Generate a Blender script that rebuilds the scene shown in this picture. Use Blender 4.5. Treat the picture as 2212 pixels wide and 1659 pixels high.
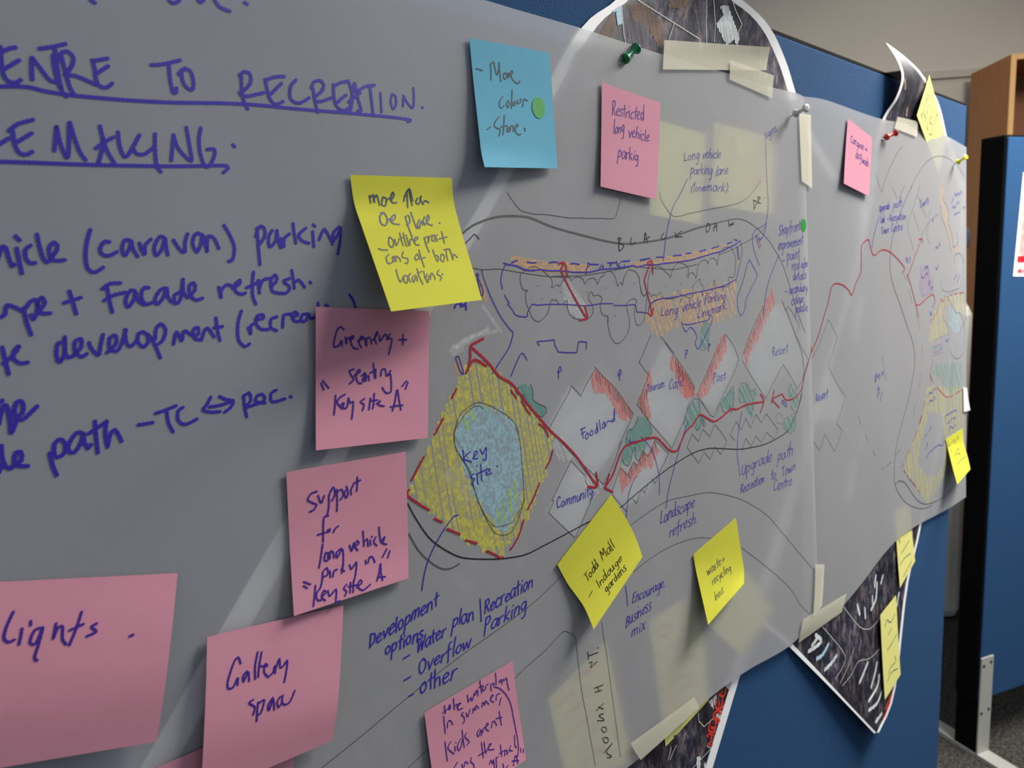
import bpy, bmesh, math, random
from mathutils import Vector, Matrix
from mathutils.bvhtree import BVHTree
random.seed(7)
SC = bpy.context.scene
COL = SC.collection
for _o in list(bpy.data.objects):
    bpy.data.objects.remove(_o, do_unlink=True)

# ------------------------------------------------------------------ camera
W, H = 2212, 1659
FPX = 1655.34675
CA, CB, CC = 0.162718061, -0.794846862, -0.0505728212      # tilt, yaw, roll of the board plane in the camera
DIST = 0.354472                                             # metres from lens to the board
EYE = 1.37
_ca, _sa, _cb, _sb, _cc, _sc = math.cos(CA), math.sin(CA), math.cos(CB), math.sin(CB), math.cos(CC), math.sin(CC)
RX = Matrix(((1, 0, 0), (0, _ca, -_sa), (0, _sa, _ca)))
RY = Matrix(((_cb, 0, _sb), (0, 1, 0), (-_sb, 0, _cb)))
RZ = Matrix(((_cc, -_sc, 0), (_sc, _cc, 0), (0, 0, 1)))
RCAM = RZ @ RX @ RY                                         # board axes -> camera axes (x right, y down, z forward)
RT = RCAM.transposed()
EYEP = Vector((0, -DIST, EYE))
def to_world(v):                                            # board axes (x right, y down, z into board) -> world
    return Vector((v.x, v.z, -v.y))
def ray(px, py):
    return to_world(RT @ Vector(((px - W / 2) / FPX, (py - H / 2) / FPX, 1.0)))
def on_board(px, py, h=0.0):                                # h = millimetres in front of the fabric (y = 0)
    r = ray(px, py)
    return EYEP + r * ((DIST - h / 1000.0) / r.y)
def at_range(px, py, d):                                    # at a horizontal range d from the eye
    r = ray(px, py)
    return EYEP + r * (d / math.hypot(r.x, r.y))

cam = bpy.data.cameras.new('camera')
camo = bpy.data.objects.new('camera', cam)
COL.objects.link(camo)
right, down, fwd = to_world(RT @ Vector((1, 0, 0))), to_world(RT @ Vector((0, 1, 0))), to_world(RT @ Vector((0, 0, 1)))
M = Matrix((right, -down, -fwd)).transposed().to_4x4()
M.translation = EYEP
camo.matrix_world = M
cam.sensor_fit = 'HORIZONTAL'
cam.sensor_width = 36.0
cam.lens = 36.0 * FPX / W
cam.clip_start = 0.02
cam.clip_end = 60
cam.dof.use_dof = True
cam.dof.focus_distance = 0.52
cam.dof.aperture_fstop = 14.0
SC.camera = camo

# ------------------------------------------------------------------ light
world = bpy.data.worlds.new('World')
SC.world = world
world.use_nodes = True
_bg = world.node_tree.nodes['Background']
_bg.inputs[0].default_value = (0.80, 0.88, 1.0, 1)
_bg.inputs[1].default_value = 0.34
def area(name, loc, target, sx, sy, power, col):
    l = bpy.data.lights.new(name, 'AREA')
    l.shape = 'RECTANGLE'; l.size = sx; l.size_y = sy; l.energy = power; l.color = col
    o = bpy.data.objects.new(name, l)
    COL.objects.link(o)
    o.location = loc
    o.rotation_euler = (Vector(target) - Vector(loc)).to_track_quat('-Z', 'Y').to_euler()
    return o
area('ceiling_lamp_near', (1.85, -0.55, 2.42), (1.80, -0.45, 0), 1.2, 0.5, 86, (1.0, 0.965, 0.90))
area('ceiling_lamp_far', (2.9, 0.55, 2.66), (2.9, 0.55, 0), 1.2, 0.5, 2.6, (1.0, 0.95, 0.87))
area('ceiling_lamp_side', (3.4, -1.6, 2.62), (3.4, -1.6, 0), 1.2, 0.5, 12, (1.0, 0.96, 0.90))

SC.view_settings.view_transform = 'Standard'
SC.view_settings.look = 'None'
SC.view_settings.gamma = 1.0
SC.view_settings.use_curve_mapping = False
SC.view_settings.exposure = 0.0

# ------------------------------------------------------------------ materials
def lin(c):
    return tuple(((v / 255) / 12.92 if v / 255 <= 0.04045 else ((v / 255 + 0.055) / 1.055) ** 2.4) for v in c) + (1,)
def newmat(name):
    m = bpy.data.materials.new(name)
    m.use_nodes = True
    nt = m.node_tree
    return m, nt, nt.nodes['Principled BSDF'], nt.nodes['Material Output']
def mat(name, rgb, rough=0.6, metal=0.0, noise=None, bump=None, spec=0.4):
    m, nt, p, out = newmat(name)
    p.inputs['Base Color'].default_value = lin(rgb)
    p.inputs['Roughness'].default_value = rough
    p.inputs['Metallic'].default_value = metal
    p.inputs['Specular IOR Level'].default_value = spec
    tc = nt.nodes.new('ShaderNodeTexCoord')
    if noise:                                               # (scale, amount)
        n = nt.nodes.new('ShaderNodeTexNoise'); n.inputs['Scale'].default_value = noise[0]; n.inputs['Detail'].default_value = 5
        nt.links.new(tc.outputs['Object'], n.inputs['Vector'])
        r = nt.nodes.new('ShaderNodeValToRGB')
        c = lin(rgb)
        a = noise[1]
        r.color_ramp.elements[0].position = 0.3; r.color_ramp.elements[1].position = 0.7
        r.color_ramp.elements[0].color = tuple(max(0, v * (1 - a)) for v in c[:3]) + (1,)
        r.color_ramp.elements[1].color = tuple(min(1, v * (1 + a)) for v in c[:3]) + (1,)
        nt.links.new(n.outputs['Fac'], r.inputs['Fac'])
        nt.links.new(r.outputs['Color'], p.inputs['Base Color'])
    if bump:                                                # (scale, distance m)
        n = nt.nodes.new('ShaderNodeTexNoise'); n.inputs['Scale'].default_value = bump[0]; n.inputs['Detail'].default_value = 3
        nt.links.new(tc.outputs['Object'], n.inputs['Vector'])
        b = nt.nodes.new('ShaderNodeBump'); b.inputs['Distance'].default_value = bump[1]; b.inputs['Strength'].default_value = 1.0
        nt.links.new(n.outputs['Fac'], b.inputs['Height'])
        nt.links.new(b.outputs['Normal'], p.inputs['Normal'])
    return m
def sheer(name, rgb, opacity, grain=None):                  # coloured pencil / tape: pigment with gaps
    m, nt, p, out = newmat(name)
    p.inputs['Base Color'].default_value = lin(rgb)
    p.inputs['Roughness'].default_value = 0.7
    p.inputs['Specular IOR Level'].default_value = 0.2
    t = nt.nodes.new('ShaderNodeBsdfTransparent')
    mx = nt.nodes.new('ShaderNodeMixShader')
    mx.inputs['Fac'].default_value = opacity
    if grain:
        tc = nt.nodes.new('ShaderNodeTexCoord')
        n = nt.nodes.new('ShaderNodeTexNoise'); n.inputs['Scale'].default_value = grain; n.inputs['Detail'].default_value = 3
        r = nt.nodes.new('ShaderNodeMapRange')
        r.inputs['From Min'].default_value = 0.35; r.inputs['From Max'].default_value = 0.65
        r.inputs['To Min'].default_value = opacity * 0.45; r.inputs['To Max'].default_value = min(1, opacity * 1.35)
        nt.links.new(tc.outputs['Object'], n.inputs['Vector'])
        nt.links.new(n.outputs['Fac'], r.inputs['Value'])
        nt.links.new(r.outputs['Result'], mx.inputs['Fac'])
    nt.links.new(t.outputs[0], mx.inputs[1]); nt.links.new(p.outputs[0], mx.inputs[2])
    nt.links.new(mx.outputs[0], out.inputs['Surface'])
    return m
def tracing_mat():
    m, nt, p, out = newmat('tracing_paper')
    tc = nt.nodes.new('ShaderNodeTexCoord')
    p.inputs['Base Color'].default_value = lin((232, 232, 235))
    p.inputs['Roughness'].default_value = 0.55
    p.inputs['Specular IOR Level'].default_value = 0.25
    n = nt.nodes.new('ShaderNodeTexNoise'); n.inputs['Scale'].default_value = 900; n.inputs['Detail'].default_value = 2
    nt.links.new(tc.outputs['Object'], n.inputs['Vector'])
    b = nt.nodes.new('ShaderNodeBump'); b.inputs['Distance'].default_value = 0.0001; b.inputs['Strength'].default_value = 0.5
    nt.links.new(n.outputs['Fac'], b.inputs['Height']); nt.links.new(b.outputs['Normal'], p.inputs['Normal'])
    tl = nt.nodes.new('ShaderNodeBsdfTranslucent'); tl.inputs['Color'].default_value = lin((232, 232, 235))
    tr = nt.nodes.new('ShaderNodeBsdfTransparent'); tr.inputs['Color'].default_value = (0.97, 0.97, 0.97, 1)
    rf = nt.nodes.new('ShaderNodeBsdfRefraction'); rf.inputs['IOR'].default_value = 1.15; rf.inputs['Roughness'].default_value = 0.65
    rf.inputs['Color'].default_value = (0.97, 0.97, 0.97, 1)
    m1 = nt.nodes.new('ShaderNodeMixShader'); m1.inputs['Fac'].default_value = 0.30      # reflect / scatter through
    nt.links.new(p.outputs[0], m1.inputs[1]); nt.links.new(tl.outputs[0], m1.inputs[2])
    m2 = nt.nodes.new('ShaderNodeMixShader'); m2.inputs['Fac'].default_value = 0.84      # clear / blurred view
    nt.links.new(tr.outputs[0], m2.inputs[1]); nt.links.new(rf.outputs[0], m2.inputs[2])
    m3 = nt.nodes.new('ShaderNodeMixShader'); m3.inputs['Fac'].default_value = 0.48      # paper / see-through
    nt.links.new(m1.outputs[0], m3.inputs[1]); nt.links.new(m2.outputs[0], m3.inputs[2])
    nt.links.new(m3.outputs[0], out.inputs['Surface'])
    return m
def aerial_mat():
    m, nt, p, out = newmat('aerial_print')
    tc = nt.nodes.new('ShaderNodeTexCoord')
    mp = nt.nodes.new('ShaderNodeMapping'); mp.inputs['Rotation'].default_value = (0, 0.75, 0); mp.inputs['Scale'].default_value = (1.6, 1, 0.8)
    nt.links.new(tc.outputs['Object'], mp.inputs['Vector'])
    big = nt.nodes.new('ShaderNodeTexNoise'); big.inputs['Scale'].default_value = 11; big.inputs['Detail'].default_value = 6; big.inputs['Roughness'].default_value = 0.62
    fine = nt.nodes.new('ShaderNodeTexNoise'); fine.inputs['Scale'].default_value = 60; fine.inputs['Detail'].default_value = 8; fine.inputs['Roughness'].default_value = 0.75
    vor = nt.nodes.new('ShaderNodeTexVoronoi'); vor.inputs['Scale'].default_value = 26
    for n in (big, fine, vor):
        nt.links.new(mp.outputs['Vector'], n.inputs['Vector'])
    r1 = nt.nodes.new('ShaderNodeValToRGB')
    e = r1.color_ramp.elements
    e[0].position = 0.36; e[0].color = lin((14, 15, 26))
    e[1].position = 0.80; e[1].color = lin((150, 150, 152))
    x = e.new(0.47); x.color = lin((38, 38, 58))
    x = e.new(0.56); x.color = lin((92, 88, 98))
    x = e.new(0.64); x.color = lin((138, 118, 98))
    nt.links.new(fine.outputs['Fac'], r1.inputs['Fac'])
    r2 = nt.nodes.new('ShaderNodeValToRGB')
    e = r2.color_ramp.elements
    e[0].position = 0.42; e[0].color = (0.25, 0.25, 0.30, 1)
    e[1].position = 0.62; e[1].color = (1.5, 1.45, 1.4, 1)
    nt.links.new(big.outputs['Fac'], r2.inputs['Fac'])
    mul = nt.nodes.new('ShaderNodeMix'); mul.data_type = 'RGBA'; mul.blend_type = 'MULTIPLY'; mul.inputs['Factor'].default_value = 1
    nt.links.new(r1.outputs['Color'], mul.inputs['A']); nt.links.new(r2.outputs['Color'], mul.inputs['B'])
    nt.links.new(mul.outputs['Result'], p.inputs['Base Color'])
    p.inputs['Roughness'].default_value = 0.45
    return m
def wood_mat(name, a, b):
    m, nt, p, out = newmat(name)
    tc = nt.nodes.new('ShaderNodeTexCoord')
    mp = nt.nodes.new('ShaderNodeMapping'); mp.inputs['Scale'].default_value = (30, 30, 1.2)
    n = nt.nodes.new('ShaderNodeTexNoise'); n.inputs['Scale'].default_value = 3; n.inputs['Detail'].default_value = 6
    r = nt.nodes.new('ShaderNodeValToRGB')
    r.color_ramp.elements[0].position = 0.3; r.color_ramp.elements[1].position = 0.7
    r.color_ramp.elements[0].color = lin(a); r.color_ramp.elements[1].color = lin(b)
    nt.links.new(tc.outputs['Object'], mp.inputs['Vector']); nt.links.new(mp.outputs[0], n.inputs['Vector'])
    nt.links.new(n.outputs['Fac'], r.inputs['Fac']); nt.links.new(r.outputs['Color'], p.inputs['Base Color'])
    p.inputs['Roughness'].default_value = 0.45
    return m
def carpet_mat():
    m, nt, p, out = newmat('carpet')
    tc = nt.nodes.new('ShaderNodeTexCoord')
    n = nt.nodes.new('ShaderNodeTexNoise'); n.inputs['Scale'].default_value = 120; n.inputs['Detail'].default_value = 5
    r = nt.nodes.new('ShaderNodeValToRGB')
    r.color_ramp.elements[0].position = 0.35; r.color_ramp.elements[0].color = lin((22, 21, 20))
    r.color_ramp.elements[1].position = 0.68; r.color_ramp.elements[1].color = lin((78, 74, 69))
    nt.links.new(tc.outputs['Object'], n.inputs['Vector']); nt.links.new(n.outputs['Fac'], r.inputs['Fac'])
    nt.links.new(r.outputs['Color'], p.inputs['Base Color'])
    p.inputs['Roughness'].default_value = 1.0
    return m
MT = dict(
    trace=tracing_mat(), aerial=aerial_mat(),
    fabric=mat('blue_fabric', (38, 73, 112), 0.95, noise=(900, 0.16), bump=(700, 0.0006), spec=0.15),
    black=mat('black_edge', (8, 8, 9), 0.9, spec=0.1),
    pink=mat('pink_paper', (208, 143, 162), 0.8, noise=(60, 0.02), spec=0.15),
    yellow=mat('yellow_paper', (201, 199, 66), 0.8, noise=(60, 0.02), spec=0.15),
    pale=mat('pale_yellow_paper', (221, 217, 132), 0.8, noise=(60, 0.02), spec=0.15),
    blue=mat('blue_paper', (101, 169, 195), 0.8, noise=(60, 0.02), spec=0.15),
    white=mat('white_paper', (240, 240, 242), 0.5),
    ink=mat('blue_ink', (53, 37, 167), 0.55), inkn=mat('violet_ink', (62, 29, 140), 0.55),
    navy=mat('navy_ink', (24, 38, 84), 0.55), brown=mat('brown_black_ink', (44, 36, 28), 0.55),
    dark=mat('black_ink', (22, 22, 24), 0.5), grey=mat('grey_pen', (84, 84, 84), 0.6),
    thin=mat('fine_black_pen', (66, 66, 66), 0.6), pencil=sheer('pencil_line', (70, 70, 74), 0.5),
    red=mat('red_marker', (167, 25, 48), 0.55), redp=sheer('red_pencil', (222, 118, 110), 0.55, 500),
    yelp=sheer('yellow_pencil', (214, 206, 100), 0.60, 400), bluep=sheer('light_blue_pencil', (172, 210, 222), 0.55, 400),
    grnp=sheer('green_pencil', (104, 166, 150), 0.52, 400), orgp=sheer('orange_pencil', (220, 180, 138), 0.55, 400),
    purp=sheer('purple_pencil', (160, 128, 180), 0.55, 400), whp=sheer('white_pencil', (245, 245, 245), 0.22, 300),
    limep=sheer('lime_pencil', (178, 214, 104), 0.6, 400),
    tape=sheer('masking_tape', (226, 222, 198), 0.62), ghost=sheer('red_felt_pen', (214, 100, 112), 0.75, 200),
    green=mat('green_dot', (29, 149, 50), 0.5), wline=mat('white_print_line', (200, 200, 196), 0.6),
    roof=mat('pale_roof_print', (206, 214, 214), 0.6, noise=(60, 0.25)), rlet=mat('red_print', (214, 58, 44), 0.5),
    tan=sheer('tan_print', (150, 124, 106), 0.6, 90), mauve=sheer('mauve_print', (130, 126, 138), 0.5, 90),
    cyan=mat('pale_blue_print', (170, 205, 220), 0.5),
    wood=wood_mat('beech_veneer', (150, 94, 46), (168, 108, 56)), wood_shade=wood_mat('beech_shaded', (112, 66, 34), (132, 80, 42)),  # second beech is the same veneer, darkened to paint in the bookcase's inner shade
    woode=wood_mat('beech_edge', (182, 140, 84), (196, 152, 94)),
    wall=mat('wall_paint', (176, 168, 156), 0.9, noise=(3, 0.02)), trim=mat('trim_paint', (162, 154, 142), 0.7),
    metal=mat('grey_metal', (176, 176, 170), 0.5, 0.2), hole=mat('dark_hole', (12, 12, 12), 0.8),
    carpet=carpet_mat(),
    pgreen=mat('green_plastic', (10, 138, 84), 0.3, spec=0.6), pred=mat('red_plastic', (206, 34, 30), 0.3, spec=0.6),
    pyel=mat('yellow_plastic', (226, 218, 40), 0.3, spec=0.6), pwhite=mat('clear_plastic', (206, 204, 200), 0.15, spec=0.7),
    steel=mat('steel_needle', (170, 170, 172), 0.3, 1.0),
    bottle=mat('bottle_plastic', (74, 80, 98), 0.3), cooler=mat('white_plastic', (224, 222, 216), 0.4),
    pgr=mat('poster_green', (158, 178, 92), 0.5), pps=mat('poster_photo', (206, 160, 150), 0.5, noise=(60, 0.3)), prd=mat('poster_red', (188, 28, 40), 0.5),
)

# ------------------------------------------------------------------ object helpers
def put(name, verts, faces, m, parent=None, smooth=False):
    me = bpy.data.meshes.new(name)
    me.from_pydata([tuple(v) for v in verts], [], faces)
    me.update()
    if m is not None:
        me.materials.append(m)
    if smooth:
        for f in me.polygons:
            f.use_smooth = True
    o = bpy.data.objects.new(name, me)
    COL.objects.link(o)
    if parent is not None:
        o.parent = parent
        o.matrix_parent_inverse = parent.matrix_world.inverted()
    return o
def tag(o, label=None, cat=None, group=None, kind=None):
    if label: o['label'] = label
    if cat: o['category'] = cat
    if group: o['group'] = group
    if kind: o['kind'] = kind
    return o
def empty(name, loc):
    o = bpy.data.objects.new(name, None)
    o.empty_display_size = 0.02
    COL.objects.link(o)
    o.location = loc
    o.matrix_world = Matrix.Translation(Vector(loc))
    return o
class MB:                                                   # collects shapes for ONE mesh
    def __init__(s): s.v, s.f = [], []
    def add(s, vs, fs):
        n = len(s.v); s.v += [Vector(v) for v in vs]; s.f += [tuple(i + n for i in f) for f in fs]
    def box(s, o, a, b, c):                                 # origin corner and three edge vectors
        o, a, b, c = map(Vector, (o, a, b, c))
        vs = [o, o + a, o + a + b, o + b, o + c, o + a + c, o + a + b + c, o + b + c]
        fs = [(0, 3, 2, 1), (4, 5, 6, 7), (0, 1, 5, 4), (1, 2, 6, 5), (2, 3, 7, 6), (3, 0, 4, 7)]
        if a.cross(b).dot(c) < 0: fs = [tuple(reversed(f)) for f in fs]
        s.add(vs, fs)
    def lathe(s, base, axis, prof, n=24):                   # prof: (radius, height along axis)
        axis = Vector(axis).normalized()
        u = axis.orthogonal().normalized(); w = axis.cross(u)
        vs, fs = [], []
        for r, h in prof:
            for k in range(n):
                a = 2 * math.pi * k / n
                vs.append(Vector(base) + axis * h + (u * math.cos(a) + w * math.sin(a)) * r)
        for i in range(len(prof) - 1):
            for k in range(n):
                k2 = (k + 1) % n
                fs.append((i * n + k, i * n + k2, (i + 1) * n + k2, (i + 1) * n + k))
        fs.append(tuple(reversed(range(n)))); fs.append(tuple((len(prof) - 1) * n + k for k in range(n)))
        s.add(vs, fs)
    def build(s, name, m, parent=None, smooth=False, bevel=0):
        o = put(name, s.v, s.f, m, parent, smooth)
        if bevel:
            b = o.modifiers.new('bevel', 'BEVEL'); b.width = bevel; b.segments = 2; b.limit_method = 'ANGLE'
        return o
def catmull(pts, step):
    n = len(pts)
    if n == 2:
        k = max(1, int((pts[1] - pts[0]).length / step))
        return [pts[0].lerp(pts[1], i / k) for i in range(k + 1)]
    out = []
    for i in range(n - 1):
        p0, p1, p2, p3 = pts[max(i - 1, 0)], pts[i], pts[i + 1], pts[min(i + 2, n - 1)]
        k = max(2, int((p2 - p1).length / step))
        for j in range(k):
            t = j / k
            out.append(0.5 * ((2 * p1) + (p2 - p0) * t + (2 * p0 - 5 * p1 + 4 * p2 - p3) * t * t + (3 * p1 - p0 - 3 * p2 + p3) * t ** 3))
    out.append(pts[-1])
    return out
class Surf:                                                 # a sheet as a grid of points, with ray lookup
    def __init__(s, grid):
        s.nr, s.nc = len(grid), len(grid[0])
        s.v = [p for r in grid for p in r]
        s.f = [(i * s.nc + j, (i + 1) * s.nc + j, (i + 1) * s.nc + j + 1, i * s.nc + j + 1) for i in range(s.nr - 1) for j in range(s.nc - 1)]
        s.bvh = BVHTree.FromPolygons(s.v, s.f)
    def hit(s, px, py):
        r = ray(px, py)
        loc, nor, idx, d = s.bvh.ray_cast(EYEP, r)
        if loc is None:
            loc, nor, idx, d = s.bvh.find_nearest(on_board(px, py, 7))
        if nor.dot(r) > 0: nor = -nor
        return loc, nor
    def build(s, name, m, parent=None, thick=0.0):
        if not thick:
            return put(name, s.v, s.f, m, parent, True)
        nr, nc = s.nr, s.nc                                 # front, back and rim with corners of their own, so the face stays flat-lit
        nrm = []
        for i in range(nr):
            for j in range(nc):
                a = s.v[min(i + 1, nr - 1) * nc + j] - s.v[max(i - 1, 0) * nc + j]
                b = s.v[i * nc + min(j + 1, nc - 1)] - s.v[i * nc + max(j - 1, 0)]
                n = a.cross(b); n.normalize()
                nrm.append(n if n.y < 0 else -n)
        N = nr * nc
        back = [p - n * thick for p, n in zip(s.v, nrm)]
        ring = [j for j in range(nc)] + [i * nc + nc - 1 for i in range(1, nr)] + [(nr - 1) * nc + j for j in range(nc - 2, -1, -1)] + [i * nc for i in range(nr - 2, 0, -1)]
        vs = s.v + back + [s.v[k] for k in ring] + [back[k] for k in ring]
        R_ = len(ring)
        fs = list(s.f) + [tuple(q + N for q in reversed(f)) for f in s.f] + [(2 * N + k, 2 * N + (k + 1) % R_, 2 * N + R_ + (k + 1) % R_, 2 * N + R_ + k) for k in range(R_)]
        return put(name, vs, fs, m, parent, True)
def rail(pts, n):
    P = [on_board(*p) for p in pts]
    out = catmull(P, 1e9) if len(P) == 2 else None
    # resample by parameter
    res = []
    for i in range(n + 1):
        t = i / n * (len(P) - 1)
        k = min(int(t), len(P) - 2); t -= k
        p0, p1, p2, p3 = P[max(k - 1, 0)], P[k], P[k + 1], P[min(k + 2, len(P) - 1)]
        if len(P) == 2: res.append(p1.lerp(p2, t))
        else: res.append(0.5 * ((2 * p1) + (p2 - p0) * t + (2 * p0 - 5 * p1 + 4 * p2 - p3) * t * t + (3 * p1 - p0 - 3 * p2 + p3) * t ** 3))
    return res
def loft(L, R, nr=14, nc=10, wave=0.0):
    a, b = rail(L, nr), rail(R, nr)
    g = []
    for p, q in zip(a, b):
        row = [p.lerp(q, j / nc) for j in range(nc + 1)]
        if wave:
            row = [v + Vector((0, -wave * (math.sin(v.x * 31 + v.z * 17) + math.sin(v.x * 13 - v.z * 23 + 1) + 0.6 * math.sin(v.x * 57 + v.z * 9)) / 2600.0, 0)) for v in row]
        g.append(row)
    return Surf(g)
def T(frame, text):                                         # traced strokes: frame (ox, oy, scale), strokes split by '/'
    ox, oy, s = frame
    res = []
    for st in text.split('/'):
        pts = [tuple(float(c) for c in q.split(',')) for q in st.split()]
        if pts:
            res.append([(ox + x * s, oy + y * s) for x, y in pts])
    return res
def strokes(name, surf, sts, width, m, parent, lift=0.22, label=None, smooth=True, step=1.0):
    mb = MB()
    w = width / 2000.0
    for st in sts:
        pp = [Vector((x, y)) for x, y in st]
        if len(pp) == 1: pp.append(pp[0] + Vector((1.2, 0.6)))
        pp = catmull(pp, step) if smooth and len(pp) > 2 else catmull(pp, step) if len(pp) == 2 else [q for a, b in zip(pp, pp[1:]) for q in catmull([a, b], step)[:-1]] + [pp[-1]]
        P, N = [], []
        for q in pp:
            l, n = surf.hit(q.x, q.y)
            l = l + n * (lift / 1000.0)
            if P and (l - P[-1]).length < 1e-5: continue
            P.append(l); N.append(n)
        if len(P) < 2: continue
        vs = []
        ph = random.uniform(0, 6)
        t0 = (P[1] - P[0]).normalized(); t1 = (P[-1] - P[-2]).normalized()
        s0 = N[0].cross(t0).normalized(); s1 = N[-1].cross(t1).normalized()
        rows = [(P[0] - t0 * w * 0.9, s0 * w * 0.45), (P[0] - t0 * w * 0.55, s0 * w * 0.85)]
        for i, p in enumerate(P):
            t = (P[min(i + 1, len(P) - 1)] - P[max(i - 1, 0)]).normalized()
            rows.append((p, N[i].cross(t).normalized() * w * (1 + 0.10 * math.sin(ph + i * 0.7))))
        rows += [(P[-1] + t1 * w * 0.55, s1 * w * 0.85), (P[-1] + t1 * w * 0.9, s1 * w * 0.45)]
        for c, sd in rows: vs += [c - sd, c + sd]
        mb.add(vs, [(2 * i, 2 * i + 2, 2 * i + 3, 2 * i + 1) for i in range(len(rows) - 1)])
    if not mb.v: return None
    o = mb.build(name, m, parent)
    if label: o['label'] = label
    return o
def inside(x, y, poly):
    c = False
    n = len(poly)
    for i in range(n):
        (x1, y1), (x2, y2) = poly[i], poly[(i + 1) % n]
        if (y1 > y) != (y2 > y) and x < (x2 - x1) * (y - y1) / (y2 - y1) + x1: c = not c
    return c
def hatch(poly, ang, gap, holes=(), jit=3.0):               # hatch lines across a polygon, angle in degrees from vertical
    a = math.radians(ang)
    d = (math.sin(a), math.cos(a)); q = (d[1], -d[0])
    us = [x * q[0] + y * q[1] for x, y in poly]; ts = [x * d[0] + y * d[1] for x, y in poly]
    out = []
    u = min(us) + gap * 0.4
    while u < max(us):
        cur = []
        t = min(ts)
        uu = u + random.uniform(-0.3, 0.3) * gap
        while t <= max(ts) + 2:
            x, y = d[0] * t + q[0] * uu, d[1] * t + q[1] * uu
            if inside(x, y, poly) and not any(inside(x, y, h) for h in holes): cur.append((x, y))
            else:
                if len(cur) > 2: out.append([cur[0], cur[-1]])
                cur = []
            t += 2.0
        if len(cur) > 2: out.append([cur[0], cur[-1]])
        u += gap
    res = []
    for p, r in out:
        j = random.uniform(-jit, jit)
        res.append([(p[0] + d[0] * random.uniform(-jit, jit), p[1] + d[1] * random.uniform(-jit, jit)), (r[0] + d[0] * j, r[1] + d[1] * j)])
    return res
# ------------------------------------------------------------------ room shell
G = Vector((0.78, 0.625, 0)).normalized()                   # away from the lens, square to the back wall
HV = Vector((G.y, -G.x, 0))                                 # along the back wall, to the right
UP = Vector((0, 0, 1))
mb = MB(); mb.box((-3, -4, -0.05), (11, 0, 0), (0, 11, 0), (0, 0, 0.05)); tag(mb.build('floor', MT['carpet']), 'dark grey speckled carpet floor', kind='structure')
WP = Vector((0, -DIST, 0)) + G * 3.43
mb = MB(); mb.box(WP - HV * 4.5, HV * 9, G * 0.1, UP * 2.9); tag(mb.build('wall_back', MT['wall']), 'plain beige painted wall behind the boards', kind='structure')
def on_wall(px, py, off=0.0):
    r = ray(px, py); return EYEP + r * ((3.43 - off) / r.dot(G))
zt, zb = on_wall(2050, 152).z, on_wall(2050, 169.5).z
mb = MB(); mb.box(WP - HV * 4.5 - G * 0.014 + UP * zb, HV * 9, G * 0.014, UP * (zt - zb)); tag(mb.build('trim_1', MT['trim'], bevel=0.002), 'beige rail along the back wall', kind='structure')

# ------------------------------------------------------------------ the near board
b = empty('partition_screen', (0.3, 0.015, 0))
tag(b, 'near blue fabric partition board covered with taped maps and sticky notes', 'partition board')
mb = MB(); mb.box((-0.9, 0, 0.12), (2.317, 0, 0), (0, 0.032, 0), (0, 0, 1.451)); mb.build('fabric_panel', MT['fabric'], b, bevel=0.002)
mb = MB(); mb.box((-0.905, 0.001, 1.5712), (2.320, 0, 0), (0, 0.031, 0), (0, 0, 0.0032)); mb.build('top_trim', MT['black'], b)
for x in (-0.6, 1.1):
    mb = MB(); mb.box((x, -0.25, 0.0), (0.04, 0, 0), (0, 0.53, 0), (0, 0, 0.012)); mb.box((x, -0.004, 0.0), (0.04, 0, 0), (0, 0.004, 0), (0, 0, 0.26)); mb.build('foot', MT['metal'], b)

# ------------------------------------------------------------------ second board with poster
K = Vector((2.139, 0.097, 0)); E2 = Vector((0.91, -0.415, 0)).normalized(); E1 = Vector((-E2.y, E2.x, 0))
p2 = empty('partition_screen', K)
tag(p2, 'blue partition board with thick black edge standing to the right on a metal foot', 'partition board')
Z0, Z1 = 0.16, 1.596
mb = MB(); mb.box(K + UP * Z0, E2 * 1.6, E1 * 0.062, UP * (Z1 - Z0)); mb.build('edge_frame', MT['black'], p2, bevel=0.003)
mb = MB(); mb.box(K - E1 * 0.005 + E2 * 0.004 + UP * (Z0 + 0.004), E2 * 1.592, E1 * 0.005, UP * (Z1 - Z0 - 0.010)); mb.build('fabric_panel', MT['fabric'], p2, bevel=0.002)
mb = MB(); mb.box(K + E2 * 0.003 + UP * 0.012, E2 * 0.040, E1 * 0.058, UP * (Z0 - 0.012)); mb.build('leg', MT['black'], p2)
mb = MB(); mb.box(K - E1 * 0.0095 + E2 * 0.002 + UP * 0.0, E2 * 0.044, E1 * 0.0045, UP * 0.285)
br = mb.build('bracket', MT['metal'], p2, bevel=0.001)
for u, z in ((0.010, 0.262), (0.036, 0.268), (0.010, 0.128), (0.036, 0.134)):
    mb = MB(); mb.lathe(K - E1 * 0.0085 + E2 * u + UP * z, -E1, [(0.0042, 0), (0.0042, 0.0015), (0.003, 0.0017)], 16); mb.build('screw_hole', MT['hole'], br)  # raised dark discs standing in for bracket holes, their shade put into the colour
mb = MB(); mb.box(K - E1 * 0.40 + E2 * 0.002, E2 * 0.044, E1 * 0.80, UP * 0.012); mb.build('foot', MT['metal'], p2, bevel=0.001)
mb = MB(); mb.box(K + E2 * 1.5, E2 * 0.044, E1 * 0.058, UP * Z0); mb.build('leg', MT['black'], p2)
mb = MB(); mb.box(K - E1 * 0.40 + E2 * 1.5, E2 * 0.044, E1 * 0.39, UP * 0.012); mb.build('foot', MT['metal'], p2)

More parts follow.
